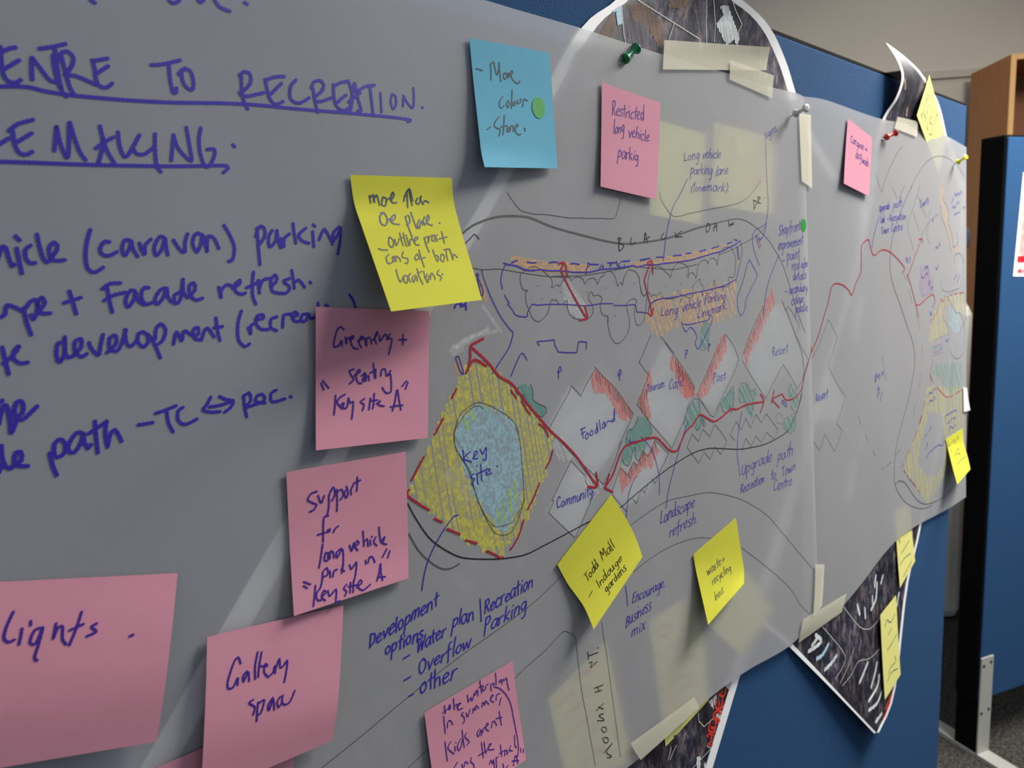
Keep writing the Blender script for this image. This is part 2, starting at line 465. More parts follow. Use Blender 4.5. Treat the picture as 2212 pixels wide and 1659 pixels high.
PF = K - E1 * 0.0052                                        # face of the second board
def on_p2(px, py, off=0.0004):
    r = ray(px, py); n = -E1
    return EYEP + r * (((PF + n * off) - EYEP).dot(n) / r.dot(n))
a, c = on_p2(2210, 372), on_p2(2188, 597)
dn = (c - a); ht = dn.length; dn.normalize(); rt = (-E1).cross(dn).normalized()
if rt.dot(E2) < 0: rt = -rt
pw = ht * 0.72
pos = MB(); pos.box(a, rt * pw, dn * ht, -E1 * 0.0006)
po = pos.build('poster', MT['white'])
tag(po, 'white printed poster with red band pinned to the right-hand board', 'poster')
def block(name, u0, u1, v0, v1, m, v0b=None):
    o = a - E1 * 0.0008
    q = [o + rt * (pw * u0) + dn * (ht * v0), o + rt * (pw * u1) + dn * (ht * (v0b if v0b is not None else v0)), o + rt * (pw * u1) + dn * (ht * v1), o + rt * (pw * u0) + dn * (ht * v1)]
    return put(name, q, [(0, 3, 2, 1)], m, po)
block('green_picture', 0.07, 0.93, 0.05, 0.42, MT['pgr'])
block('pink_picture', 0.07, 0.93, 0.43, 0.79, MT['pps'])
block('red_band', 0.05, 1.0, 0.80, 0.865, MT['prd'], 0.76)
mbl = MB()
for u in (0.08, 0.13, 0.17, 0.22, 0.27, 0.31, 0.36):
    o = a - E1 * 0.0008 + rt * (pw * u) + dn * (ht * 0.93)
    mbl.add([o, o + rt * 0.005, o + rt * 0.005 + dn * 0.010, o + dn * 0.010], [(0, 3, 2, 1)])
o = a - E1 * 0.0008 + rt * (pw * 0.12) + dn * (ht * 0.88)
mbl.add([o, o + rt * 0.003, o + rt * 0.001 + dn * 0.02, o - rt * 0.002 + dn * 0.02], [(0, 3, 2, 1)])
mbl.build('lettering', MT['prd'], po)

# ------------------------------------------------------------------ bookcase
fl = at_range(2185, 117, 3.42); bl = at_range(2098, 148, 3.70)
ZT = fl.z
fl = Vector((fl.x, fl.y, 0)); bl = Vector((bl.x, bl.y, 0))
dv = bl - fl; DP = dv.length; dv.normalize(); wv = Vector((dv.y, -dv.x, 0)); WD = 0.9; TH = 0.019
bc = empty('bookcase', fl + dv * DP / 2 + wv * WD / 2)
tag(bc, 'tall beech bookcase with open shelves behind the right-hand board', 'bookcase')
def bcbox(name, w0, w1, d0, d1, z0, z1, m):
    q = MB(); q.box(fl + wv * w0 + dv * d0 + UP * z0, wv * (w1 - w0), dv * (d1 - d0), UP * (z1 - z0)); return q.build(name, m, bc, bevel=0.0008)
bcbox('side_panel', 0, TH, 0.003, DP, 0, ZT, MT['wood'])
bcbox('side_panel', WD - TH, WD, 0.003, DP, 0, ZT, MT['wood'])
bcbox('top_panel', TH, WD - TH, 0.003, DP, ZT - TH, ZT, MT['wood'])
bcbox('back_panel', TH, WD - TH, DP - 0.008, DP, 0.06, ZT - TH, MT['wood_shade'])
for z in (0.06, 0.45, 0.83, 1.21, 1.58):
    bcbox('shelf', TH, WD - TH, 0.012, DP - 0.008, z, z + TH, MT['wood_shade'])
bcbox('plinth', TH, WD - TH, 0.03, 0.045, 0, 0.06, MT['wood'])
bcbox('edge_strip', 0, TH, 0, 0.003, 0, ZT, MT['woode'])
bcbox('edge_strip', WD - TH, WD, 0, 0.003, 0, ZT, MT['woode'])
bcbox('edge_strip', TH, WD - TH, 0, 0.003, ZT - TH, ZT, MT['woode'])

# ------------------------------------------------------------------ water cooler glimpsed past the board's edge
cc = at_range(1992, 650, 3.15); zb_ = at_range(2100, 652, 3.15).z; zt_ = at_range(2095, 485, 3.15).z
cc = Vector((cc.x, cc.y, 0))
wc = empty('water_cooler', cc)
tag(wc, 'white water cooler with upturned blue-grey bottle, half hidden by the near board', 'water cooler')
f2 = Vector((cc.x, cc.y + DIST, 0)).normalized(); r2 = Vector((f2.y, -f2.x, 0))
mb = MB(); mb.box(cc - f2 * 0.15 - r2 * 0.152, f2 * 0.30, r2 * 0.304, UP * zb_)
mb.build('body', MT['cooler'], wc, bevel=0.035)
hb = zt_ - zb_
mb = MB()
mb.lathe(cc + UP * (zb_ + 0.002), UP, [(0.05, 0), (0.11, 0.03), (0.128, 0.06), (0.120, 0.085), (0.132, 0.11), (0.120, 0.135), (0.120, 0.16), (0.128, hb * 0.62), (0.128, hb * 0.66), (0.140, hb * 0.72), (0.144, hb * 0.86), (0.135, hb * 0.95), (0.10, hb)], 32)
mb.build('bottle', MT['bottle'], wc, True)
mb = MB(); mb.box(cc - f2 * 0.155 + r2 * 0.10 + UP * (zb_ - 0.145), r2 * 0.025, f2 * 0.02, UP * 0.02); mb.build('tap_button', MT['bluep'], wc)

# ------------------------------------------------------------------ black screen glimpsed over the board
q0, q1 = at_range(1850, 156, 2.7), at_range(1968, 157, 2.7)
ztop = (q0.z + q1.z) / 2
q0.z = q1.z = 0
mb = MB(); mb.box(q0, q1 - q0, f2 * 0.045, UP * ztop)
ts = empty('tall_screen', (q0 + q1) / 2)
tag(ts, 'black screen whose top shows over the near board beside the curled map corner', 'screen')
mb.build('panel', MT['black'], ts, bevel=0.004)
mb = MB(); mb.box(q0 + (q1 - q0) * 0.1 - f2 * 0.12, (q1 - q0) * 0.8, f2 * 0.28, UP * 0.015); mb.build('base', MT['black'], ts)
# ------------------------------------------------------------------ aerial photo prints under the tracing paper
def aerial(label, L, R, bord, nr=46, nc=24):
    a_, b_ = rail(L, nr), rail(R, nr)
    g, bl_, br_ = [], [], []
    for p, q in zip(a_, b_):
        f = min(0.45, bord / 1000.0 / max(1e-4, (q - p).length))
        g.append([p.lerp(q, f + (1 - 2 * f) * j / nc) for j in range(nc + 1)])
        bl_.append([p, p.lerp(q, f)]); br_.append([p.lerp(q, 1 - f), q])
    s = Surf(g)
    c = s.v[len(s.v) // 2]
    t = empty('aerial_map', c)
    tag(t, label, 'map', 'aerial photo maps pinned under the tracing paper')
    s.build('printed_photo', MT['aerial'], t, 0.0002)
    for st in (bl_, br_):
        Surf(st).build('white_border', MT['white'], t, 0.0002)
    return s, t
LA = [(1395, -78, 6), (1330, 0, 3), (1255, 62, 1.5), (1150, 245, 1.2), (1040, 440, 1.2), (960, 570, 1.2), (780, 865, 1.2), (590, 1170, 1.2), (340, 1600, 1.2), (230, 1790, 1.2)]
RA = [(1480, -90, 14), (1575, -22, 18), (1655, 48, 13), (1697, 130, 5), (1738, 255, 2.2), (1800, 370, 1.2), (1868, 495, 1.2), (1740, 985, 1.2), (1598, 1462, 1.5), (1500, 1790, 2)]
SA, TA = aerial('left aerial photo map, its curled top corner rising above the tracing paper', LA, RA, 16)
LB = [(1914, 92, -6), (1938, 130, 12), (1948, 168, 18), (1934, 213, 13), (1907, 256, 4), (1886, 330, 2.0), (1862, 500, 2.0), (1770, 860, 2.0), (1664, 1230, 2.0), (1640, 1330, 2.0), (1700, 1392, 3.0), (1800, 1492, 9), (1888, 1584, 16)]
RB = [(1918, 95, -6), (1954, 122, 4), (1988, 155, 11), (2014, 195, 10), (2031, 232, 6), (2048, 305, 2.6), (2068, 380, 2.0), (2080, 440, 2.0), (2050, 800, 2.0), (1990, 1135, 2.4), (1960, 1270, 5), (1934, 1490, 12), (1899, 1582, 17)]
SB, TB = aerial('right aerial photo map with a pointed curled top and a loose bottom corner', LB, RB, 11)

def pieces(name, surf, sts, w, m, parent, lift=0.25):
    for st in sts: strokes(name, surf, [st], w, m, parent, lift)
def fill(name, surf, polys, m, parent, gap=2.2, lift=0.25):
    for p in polys: strokes(name, surf, hatch(p, 8, gap, jit=0.6), 1.15 * gap * 0.60, m, parent, lift)
f00 = (1106, 0, 0.2501); f30 = (1659, 1244, 0.2501); fP = (1440, 1440, 0.13562)
fill('roof_print', SA, T(f00, "1760,210 1830,130 1900,220 1930,330 1850,390/1790,50 1860,40 1965,330 1940,400 1860,190"), MT['roof'], TA)
fill('field_print', SA, T(f00, "1000,40 1130,20 1300,200 1330,330 1270,420 1190,260 1020,150/760,290 860,120 900,200 870,320/1330,60 1420,-20 1560,-20 1450,70"), MT['tan'], TA, 3)
fill('field_print', SA, T(f00, "1000,150 1150,210 1260,420 1130,440 1000,400/1560,40 1680,10 1690,330 1640,330/560,420 700,420 640,900 420,1150/420,1400 600,1300 700,1640 300,1900/1300,560 1480,600 1400,900 1320,880/1900,600 2050,700 1950,1000 1800,900"), MT['mauve'], TA, 5)
fill('water_print', SA, T(f00, "895,30 940,25 955,200 910,215"), MT['cyan'], TA)
strokes('boundary_line_print', SA, T(f00, "1085,0 1400,200 1615,335 1630,420/1400,200 1355,335/1740,0 1755,210 1745,360/1900,0 1930,90 1985,210 1935,310/940,0 965,300 985,380/1680,0 1675,200 1680,400"), 0.9, MT['wline'], TA, 0.3, smooth=False)
fill('roof_print', SA, T(fP, "1000,330 1090,420 1190,140 1050,260/660,560 740,670 810,430/800,800 870,760 900,850 840,840/480,1440 540,1420 530,1640 470,1640/720,1500 690,1640 640,1640"), MT['roof'], TA)
strokes('boundary_line_print', SA, T(fP, "500,740 510,870 595,955 720,840 1040,615/740,1270 640,1370 390,1640/20,1480 70,1280/50,1480 150,1250"), 0.9, MT['wline'], TA, 0.3, smooth=False)
strokes('red_lettering', SA, T(fP, "640,1110 700,1060 700,1180 655,1235/685,900 665,1010 745,1040 780,910/705,965 760,985/790,870 735,790 790,700 835,725/840,860 770,800/790,520 780,650 860,680 885,515/835,560 820,650/830,440 900,470 940,365/880,380 860,440"), 2.6, MT['rlet'], TA, 0.35)
strokes('red_lettering', SA, T(fP, "960,590 925,690 975,670 980,600/870,740 925,800/810,890 875,930/770,1040 825,1075/720,1270 745,1120 790,1110"), 1.3, MT['rlet'], TA, 0.35)
pieces('roof_print', SB, T(f30, "410,510 460,560 400,620 350,650/430,530 380,600/590,690 540,760 490,810/930,0 920,90/990,0 975,60/940,60 930,200 890,290/770,250 790,330/835,280 840,360/860,750 820,850 790,920/940,750 920,850 890,960/960,860 940,960 870,1080/980,1000 940,1100 870,1160/1130,150 1110,260/980,1190 930,1260/900,180 905,260"), 5.0, MT['roof'], TB, 0.25)
strokes('water_print', SB, T(f30, "520,590 470,680 420,715"), 5.0, MT['cyan'], TB, 0.25)
strokes('boundary_line_print', SB, T(f30, "650,265 780,430 860,460 920,420 970,350/470,440 650,660 655,760 580,890/740,620 700,760 620,930/970,620 880,710 780,740 720,850 640,950"), 1.0, MT['wline'], TB, 0.3)
pieces('red_print', SB, T(f30, "1080,1000 1040,1080 1010,1150/1060,1050 1000,1230/1040,1130 990,1240/1075,1060 1020,1180"), 2.5, MT['rlet'], TB, 0.3)
pieces('field_print', SB, T((1659, 0, 0.2501), "1180,690 1185,760/1200,940 1195,990"), 5.0, MT['orgp'], TB, 0.3)

fill('roof_print', SA, T((1180, 740, .13562), "60,1340 250,990 400,700 540,860 775,420 1000,700 1380,1130 1120,1659 800,2100 300,1659/1640,540 1890,40 2300,640 2360,760 2200,1300 1990,1640 1660,1240 1460,980"), MT['roof'], TA, 5)
fill('roof_print', SA, T((1106, 830, .2501), "520,670 690,830 700,950 550,1310 320,1110/940,720 1230,480 1340,600 1200,900 950,1080 860,930"), MT['roof'], TA, 5)
fill('roof_print', SA, T((1460, 660, .13562), "340,1420 785,470 1000,850 640,1659/1060,850 1400,20 1700,0 2100,860 1930,1320 1710,960 1430,1470"), MT['roof'], TA, 5)
fill('roof_print', SB, T((1659, 415, .2501), "520,1110 590,1250 520,1500 600,1680 660,1790 600,1980 420,1980 300,1800 400,1400/760,900 830,900 760,1300 730,1300/800,120 860,330 780,300"), MT['roof'], TB, 5)
fill('roof_print', SB, T((1659, 830, .2501), "720,640 770,650 720,1000 650,980/780,400 830,420 800,600 770,560"), MT['roof'], TB, 5)

# ------------------------------------------------------------------ tracing paper
def sheet(name, label, top, bot, wave):
    s = loft(top, bot, 70, 44, wave)
    o = s.build(name, MT['trace'])
    tag(o, label, 'tracing paper', 'tracing paper sheets over the maps')
    return s, o
S2, O2 = sheet('tracing_paper', 'smaller right-hand tracing sheet reaching the end of the blue board',
    [(1726, 208, 4.6), (1775, 214, 4.6), (1830, 232, 4.8), (1900, 256, 5.2), (1960, 268, 5.2), (2030, 287, 5.2), (2088, 318, 5.6)],
    [(1735, 1368, 4.8), (1800, 1330, 5.4), (1861, 1261, 5.6), (1924, 1180, 5.4), (1969, 1142, 5.4), (2050, 1098, 5.6), (2087, 1074, 5.8)], 0.5)
S1, O1 = sheet('tracing_paper', 'large tracing sheet with purple writing at left and the drawn town plan',
    [(-300, -383, 6.2), (0, -298, 6.2), (600, -127, 6.2), (1046, 0, 6.2), (1106, 18, 6.2), (1254, 61, 6.2), (1431, 117, 6.2), (1560, 155, 6.2), (1659, 186, 6.2), (1718, 201, 6.2), (1736, 209, 6.2)],
    [(-300, 2100, 6.2), (0, 2050, 6.2), (500, 1930, 6.2), (850, 1850, 6.2), (1000, 1815, 6.2), (1180, 1760, 6.4), (1356, 1659, 6.4), (1511, 1526, 6.6), (1606, 1454, 7), (1705, 1395, 6.8), (1768, 1335, 6.5)], 0.5)

# ------------------------------------------------------------------ sticky notes
NOTES = {}
def note(key, label, m, L, R, group, nr=16, nc=12, thick=0.00018):
    s = loft(L, R, nr, nc)
    o = s.build('sticky_note', MT[m], None, thick)
    tag(o, label, 'sticky note', group)
    NOTES[key] = (s, o)
    return s, o
GP, GY, GU = 'pink sticky notes on the tracing paper', 'bright yellow sticky notes on the tracing paper', 'pale yellow sticky notes under the tracing paper'
# underneath
note('u1', 'pale yellow note under the tracing paper right of the Restricted pink note', 'pale', [(1412, 255, 3), (1409, 360, 3), (1406, 463, 3)], [(1528, 291, 3), (1522, 390, 3), (1516, 485, 3)], GU)
note('u2', 'pale yellow note with red writing showing through the paper below the upper tape', 'pale', [(1546, 263, 2.6), (1541, 350, 2.6), (1536, 443, 2.6)], [(1673, 297, 2.6), (1672, 380, 2.6), (1671, 463, 2.6)], GU)
note('u3', 'pale yellow note with red writing showing through the paper beneath MOONAH ST', 'pale', [(1186, 1511, 2.6), (1205, 1595, 2.6), (1226, 1690, 2.6)], [(1312, 1386, 2.6), (1340, 1520, 2.6), (1368, 1648, 2.6)], GU)
note('u4', 'pale yellow note whose lower corner sticks out under the bottom edge of the paper', 'pale', [(1406, 1344, 2.6), (1422, 1480, 2.6), (1438, 1613, 2.6)], [(1503, 1276, 2.6), (1523, 1400, 2.6), (1531, 1512, 3)], GU)
note('u5', 'blank pale yellow note turned diagonally under the paper beside the Waste note', 'pale', [(1534, 1352, 2.6), (1568, 1385, 2.6), (1604, 1420, 2.6)], [(1608, 1226, 2.6), (1640, 1272, 2.6), (1672, 1318, 2.6)], GU)
note('u6', 'pale yellow note on the pointed right map corner, lower half under the paper', 'pale', [(1980.6, 249, 12), (2004, 313, 5), (2027, 377, 3.6)], [(2007.7, 162, 14), (2026, 232, 9), (2043, 301, 4.2)], GU)
note('u7', 'pale yellow note half out below the right tracing sheet, above the loose map corner', 'pale', [(1932, 1110, 3.4), (1938, 1190, 4.5), (1944, 1270, 8)], [(1962, 1083, 3.4), (1970, 1150, 4.0), (1977, 1212, 6)], GU)
note('u8', 'pale yellow note lowest on the loose bottom corner of the right map', 'pale', [(1901.6, 1329, 9), (1906, 1420, 12), (1911.6, 1512, 16)], [(1935.5, 1286, 7.5), (1940, 1371, 11), (1945.5, 1457, 14)], GU)
# on top
note('green', 'pink sticky note reading Greenery + seating Key site A', 'pink', [(682, 662.5, 8), (682, 800, 8), (682, 900, 9), (682.5, 973, 11)], [(927.5, 672, 8), (926, 800, 8), (925, 890, 9), (923.5, 946, 10)], GP)
note('supp', 'pink sticky note reading Support for long vehicle parking', 'pink', [(618.5, 1020, 8), (625, 1160, 8), (630, 1250, 9.5), (635, 1331, 12)], [(876.6, 975.6, 8), (880, 1104, 8), (882, 1190, 8.5), (882.6, 1249, 10)], GP)
note('hid', 'pink sticky note at the bottom edge mostly hidden behind the Gallery space note', 'pink', [(326, 1664, 7.6), (330, 1830, 7.6), (333, 1990, 8)], [(640, 1528, 7.6), (634, 1680, 7.6), (628, 1830, 8)], GP)
note('gal', 'pink sticky note reading Gallery space', 'pink', [(447.5, 1376, 8.6), (445, 1480, 11.5), (440, 1600, 13.5), (433, 1722, 12.5)], [(742, 1307, 8.6), (737, 1410, 11), (730, 1520, 13.5), (717, 1600, 12.5)], GP)
note('lights', 'large pink sticky note reading lights at the lower left', 'pink', [(-140, 1264, 8), (-142, 1420, 11.5), (-146, 1560, 13), (-150, 1684, 12)], [(384, 1238, 8), (371, 1365, 12), (357, 1480, 14), (338, 1602, 13)], GP)
note('water', 'pink sticky note about waterplay and kids at the bottom of the plan', 'pink', [(917, 1539.6, 8), (925, 1605, 8.5), (936, 1685, 10), (948, 1778, 13)], [(1107.5, 1428.6, 8), (1116, 1500, 8.5), (1127, 1575, 9), (1136.5, 1641, 11)], GP)
note('restr', 'pink sticky note reading Restricted long vehicle parking', 'pink', [(1300, 177.5, 8), (1299, 290, 8.3), (1297.3, 403, 9.5)], [(1426.5, 222, 8), (1423, 330, 8.3), (1418, 431, 10)], GP)
note('car', 'small pink sticky note reading Caravan + dog wash, farthest right', 'pink', [(1831.5, 256, 6.4), (1826.5, 325, 7.5), (1822.8, 396.5, 10)], [(1884, 297.5, 6.4), (1881, 360, 7.0), (1877, 424, 8.5)], GP)
note('blue', 'light blue sticky note reading More colour Stone', 'blue', [(1014, 82, 8), (1022.6, 174, 8.4), (1035, 288, 11), (1040, 330, 13), (1047, 361, 17)], [(1186.8, 113.5, 8), (1193.5, 206.6, 8), (1199, 290, 8.6), (1202, 330, 9), (1203.8, 364, 9.6)], 'light blue sticky notes')
note('more', 'yellow sticky note reading more than one place, bent out from its top strip', 'yellow', [(756.4, 377.7, 8), (765, 437.5, 8.6), (782, 490, 14), (803.7, 553, 20), (824, 612, 26), (845, 672.8, 32)], [(976, 384.5, 8), (980.5, 436, 8.4), (994, 490, 12), (1012, 551, 17), (1027, 600, 22), (1041, 648, 27)], GY, 30, 12)
note('todd', 'yellow sticky note reading Todd Mall, turned diagonally below the red arrows', 'yellow', [(1204, 1219.7, 8), (1227, 1262, 8.5), (1261, 1310, 12), (1282.5, 1360, 19)], [(1320.8, 1068.4, 8), (1345, 1107, 8.2), (1371, 1156, 10), (1388, 1203, 15)], GY)
note('waste', 'yellow sticky note reading Waste + recycling bins', 'yellow', [(1498, 1197.4, 8), (1503, 1230, 8.5), (1515, 1284, 13), (1529.7, 1349.7, 21)], [(1590, 1119, 8), (1600, 1185, 8.3), (1607, 1230, 10), (1607, 1261, 15)], GY)
note('accom', 'small yellow sticky note at the far right edge, curling off the paper', 'yellow', [(2043, 948.5, 6.8), (2048, 970, 8), (2058, 1010, 17), (2068, 1046, 27)], [(2080, 925.4, 6.8), (2082, 957, 8), (2090, 986.5, 15), (2096, 1013.6, 25)], GY)

# ------------------------------------------------------------------ tape
def tape(label, L, R, m='tape'):
    s = loft(L, R, 8, 8)
    o = s.build('masking_tape', MT[m]); tag(o, label, 'tape', 'strips of masking tape'); return o
tape('long masking tape strip across the left map under the curled corner', [(1435, 86, 7.5), (1433.5, 118, 7.5), (1432, 150, 7.8)], [(1664, 102, 13), (1659, 127, 9.6), (1655, 152, 8.2)])
tape('short slanting masking tape strip just below the long one at the top', [(1578, 130, 10), (1577, 150, 9), (1576, 172, 8)], [(1672, 163, 10), (1670, 188, 9), (1668, 212, 8)])
tape('upright masking tape strip joining both tracing sheets under the clear pin', [(1726, 245, 8), (1729, 320, 8), (1732, 391, 8)], [(1751.5, 248, 6.8), (1753, 330, 6.8), (1754.5, 407, 6.8)])
tape('small masking tape square above the red pin', [(1939, 252, 8), (1936, 264, 7.4), (1932, 277, 7)], [(1983, 262.6, 9), (1982, 280, 7.6), (1980.5, 296, 7)])
tape('upright masking tape strip at the lower joint of the tracing sheets', [(1761.6, 1219, 8.6), (1760, 1275, 8.6), (1757, 1332, 9)], [(1781, 1219, 7), (1779, 1262, 7.4), (1776, 1308, 8)])
tape('slanting masking tape holding the lower edge of the right tracing sheet to the map', [(1735, 1338, 9.4), (1730, 1363, 8.6), (1725, 1389, 6.5)], [(1829, 1281.5, 7), (1824, 1300, 7), (1819, 1321.5, 6.5)])
tape('scrap of white tape wrapped on the right end of the tracing paper', [(2081, 836, 7.4), (2081.5, 862, 7.4), (2082, 890, 7.4)], [(2089, 838, 7.6), (2092, 864, 8), (2096, 886, 9)], 'white')
tape('slanting masking tape along the bottom edge near the red print', [(1362, 1606, 9), (1372, 1624, 9), (1384, 1642, 8.8)], [(1500, 1506, 10), (1506, 1518, 10), (1512, 1528, 10)])

# ------------------------------------------------------------------ round stickers
def dot(label, surf, cx, cy, ax, ay, tilt):
    t = math.radians(tilt); ring = []
    for k in range(36):
        a = 2 * math.pi * k / 36
        x, y = ax * math.cos(a), ay * math.sin(a)
        l, n = surf.hit(cx + x * math.cos(t) - y * math.sin(t), cy + x * math.sin(t) + y * math.cos(t))
        ring.append((l, n))
    vs = [l + n * 0.0003 for l, n in ring] + [l + n * 0.0001 for l, n in ring]
    fs = [tuple(range(36))] + [(k, k + 36, (k + 1) % 36 + 36, (k + 1) % 36) for k in range(36)]
    o = put('dot_sticker', vs, fs, MT['green']); tag(o, label, 'sticker', 'round green dot stickers'); return o
dot('round green dot sticker on the light blue note', NOTES['blue'][0], 1163, 233, 13.6, 23.2, -8)
dot('round green dot sticker beside the Shopfront writing on the plan', S1, 1735.5, 486.6, 5.4, 14, -2)

# ------------------------------------------------------------------ push pins
def pin(label, base, head, m):
    B = on_board(base[0], base[1], 6.5)
    best = None
    for k in range(5, 400):
        h = 6.5 + k * 0.1
        Tp = on_board(head[0], head[1], h)
        e = abs((Tp - B).length - 0.0215)
        if best is None or e < best[0]: best = (e, Tp)
    Tp = best[1]; ax = (Tp - B).normalized(); Ln = (Tp - B).length; k = Ln / 0.0215
    t = empty('push_pin', B); tag(t, label, 'push pin', 'push pins holding the sheets')
    g = MB(); g.lathe(B, ax, [(0.00049 * k, 0.0052 * k), (0.00377 * k, 0.0055 * k), (0.00410 * k, 0.0064 * k), (0.00377 * k, 0.0076 * k), (0.00246 * k, 0.0084 * k), (0.00197 * k, 0.0105 * k), (0.00180 * k, 0.0150 * k), (0.00213 * k, 0.0185 * k), (0.00328 * k, 0.0198 * k), (0.00410 * k, 0.0204 * k), (0.00426 * k, 0.0211 * k), (0.00394 * k, 0.0216 * k), (0.00164 * k, 0.0219 * k)], 28)
    g.build('grip', MT[m], t, True)
    g = MB(); g.lathe(B - ax * 0.004, ax, [(0.0001, 0), (0.00055, 0.0025), (0.00055, 0.0098)], 10); g.build('needle', MT['steel'], t, True)
pin('green push pin at the top edge of the large tracing sheet', (1340, 136), (1375, 104), 'pgreen')
pin('clear white push pin where the two tracing sheets meet', (1710, 250), (1742, 233), 'pwhite')
pin('red push pin beside the pointed right map', (1907, 300), (1935, 287), 'pred')
pin('yellow push pin at the far right end of the tracing paper', (2063, 354), (2086.5, 339), 'pyel')
# ------------------------------------------------------------------ writing and drawing, traced
# one-line handwriting alphabet: width and strokes (x-height 1, ascender 1.8, descender -0.9)
HAND = {
 'a': (.9, ".75,.85 .45,1 .12,.75 .08,.3 .3,0 .6,.25 .78,.9/.78,.9 .75,.4 .9,0"), 'b': (.8, ".1,1.9 .1,.9 .12,0/.12,.3 .35,.9 .65,.85 .7,.35 .4,0 .12,.1"),
 'c': (.8, ".7,.85 .4,1 .1,.6 .15,.15 .45,0 .75,.2"), 'd': (.85, ".65,.8 .4,.95 .1,.5 .25,0 .55,.2 .7,.8/.72,1.9 .7,.9 .75,0"),
 'e': (.8, ".12,.5 .5,.58 .7,.75 .5,1 .2,.8 .1,.4 .3,.02 .75,.2"), 'f': (.65, ".65,1.8 .4,1.75 .3,1.2 .28,0 .25,-.5/.05,.9 .6,1"),
 'g': (.85, ".7,.85 .4,1 .1,.6 .3,.15 .6,.4 .72,.9/.72,.9 .7,0 .6,-.7 .25,-.75"), 'h': (.8, ".1,1.9 .1,.9 .1,0/.1,.5 .35,.95 .6,.8 .65,0"),
 'i': (.38, ".15,.95 .15,.4 .2,0/.15,1.4 .17,1.45"), 'k': (.75, ".1,1.8 .1,.9 .1,0/.6,1 .15,.5/.2,.5 .65,0"), 'l': (.38, ".15,1.9 .12,.9 .2,0"),
 'm': (1.15, ".08,0 .1,.9/.1,.6 .3,1 .5,.8 .5,0/.5,.6 .75,1 .95,.8 1,0"), 'n': (.82, ".1,.95 .1,.4 .1,0/.1,.5 .35,.95 .6,.8 .68,0"),
 'o': (.8, ".5,1 .2,.85 .08,.4 .3,0 .6,.2 .68,.65 .45,1"), 'p': (.8, ".1,1 .1,0 .08,-.9/.1,.7 .4,1 .68,.75 .55,.2 .15,.05"),
 'r': (.65, ".1,.95 .12,.4 .12,0/.12,.5 .3,.9 .6,.95"), 's': (.65, ".55,.9 .3,1 .12,.75 .35,.5 .55,.25 .35,0 .08,.08"),
 't': (.62, ".3,1.7 .28,.8 .35,0/.02,1.05 .6,1.15"), 'u': (.82, ".1,.95 .1,.3 .3,0 .55,.25 .65,.95/.65,.95 .68,0"),
 'v': (.7, ".05,.95 .3,0/.3,0 .65,1"), 'w': (1.1, ".05,.95 .25,0 .5,.8 .75,0 1,1"), 'x': (.7, ".05,.95 .65,0/.62,.95 .05,0"),
 'y': (.75, ".08,.95 .2,.3 .45,.3 .65,.95/.65,.95 .55,0 .2,-.8"),
 'R': (.85, ".1,1.7 .1,0/.05,1.6 .5,1.7 .65,1.3 .4,.9 .12,.85/.3,.85 .75,0"), 'L': (.8, ".1,1.7 .08,.1/.08,.1 .7,.15"), 'P': (.8, ".1,1.7 .1,-.3/.05,1.6 .5,1.7 .65,1.3 .4,.9 .12,.85"),
 'T': (.85, "0,1.6 .9,1.75/.45,1.7 .42,0"), 'C': (.9, ".75,1.4 .4,1.7 .08,.9 .3,.05 .8,.25"), 'S': (.8, ".65,1.5 .35,1.7 .12,1.3 .4,.85 .65,.4 .4,0 .05,.15"),
 'U': (.85, ".1,1.7 .1,.5 .35,0 .65,.4 .7,1.7/.7,1.7 .72,0"), 'B': (.85, ".1,1.7 .1,0/.1,1.65 .55,1.5 .4,.95 .12,.9/.12,.9 .65,.7 .55,.1 .1,0"),
 'E': (.85, ".7,1.65 .12,1.6/.12,1.6 .1,0/.1,.85 .55,.95/.1,0 .75,.1"), 'M': (1.1, ".05,0 .15,1.7/.15,1.7 .5,.6/.5,.6 .85,1.7/.85,1.7 1,0"), 'I': (.4, ".15,1.7 .15,0"),
 'D': (.85, ".1,1.7 .1,0/.02,1.65 .6,1.4 .65,.5 .1,0"), 'W': (1.2, ".05,1.7 .3,0/.3,0 .6,1.2/.6,1.2 .85,0/.85,0 1.1,1.7"), 'O': (.95, ".5,1.7 .1,1.3 .1,.4 .4,0 .8,.5 .8,1.3 .45,1.7"),
 '-': (.7, ".05,.5 .6,.55"), '+': (.8, ".35,.95 .35,.1/.05,.5 .7,.55"), '.': (.3, ".1,0 .16,.06"), '(': (.45, ".4,1.7 .1,.9 .15,.2 .35,-.3"), ')': (.45, ".1,1.7 .4,1 .35,.2 .1,-.3"), ' ': (.55, ""),
}
def say(txt, x0, y0, x1, y1, ux, uy):                       # strokes of a word along a baseline; (ux, uy) = x-height
    adv = sum(HAND[c][0] for c in txt)
    bx, by = (x1 - x0) / adv, (y1 - y0) / adv
    out, a = [], 0.0
    rnd = random.Random(txt)
    for c in txt:
        w, g = HAND[c]
        jy, js, sl = rnd.uniform(-.10, .10), rnd.uniform(.86, 1.14), rnd.uniform(.02, .20)
        for st in g.split('/'):
            pts = [tuple(float(q) for q in p.split(',')) for p in st.split()]
            if pts: out.append([(x0 + bx * (a + x * .94 + sl * y) + ux * (y * js + jy), y0 + by * (a + x * .94 + sl * y) + uy * (y * js + jy)) for x, y in pts])
        a += w
    return out
Q4 = 0.2501
def F4(c, r): return (c * 553, (0, 415, 830, 1244)[r], Q4)
A00, A10, A20, A30 = F4(0, 0), F4(1, 0), F4(2, 0), F4(3, 0)
A01, A11, A21, A31 = F4(0, 1), F4(1, 1), F4(2, 1), F4(3, 1)
A02, A12, A22, A32 = F4(0, 2), F4(1, 2), F4(2, 2), F4(3, 2)
A03, A13, A23, A33 = F4(0, 3), F4(1, 3), F4(2, 3), F4(3, 3)
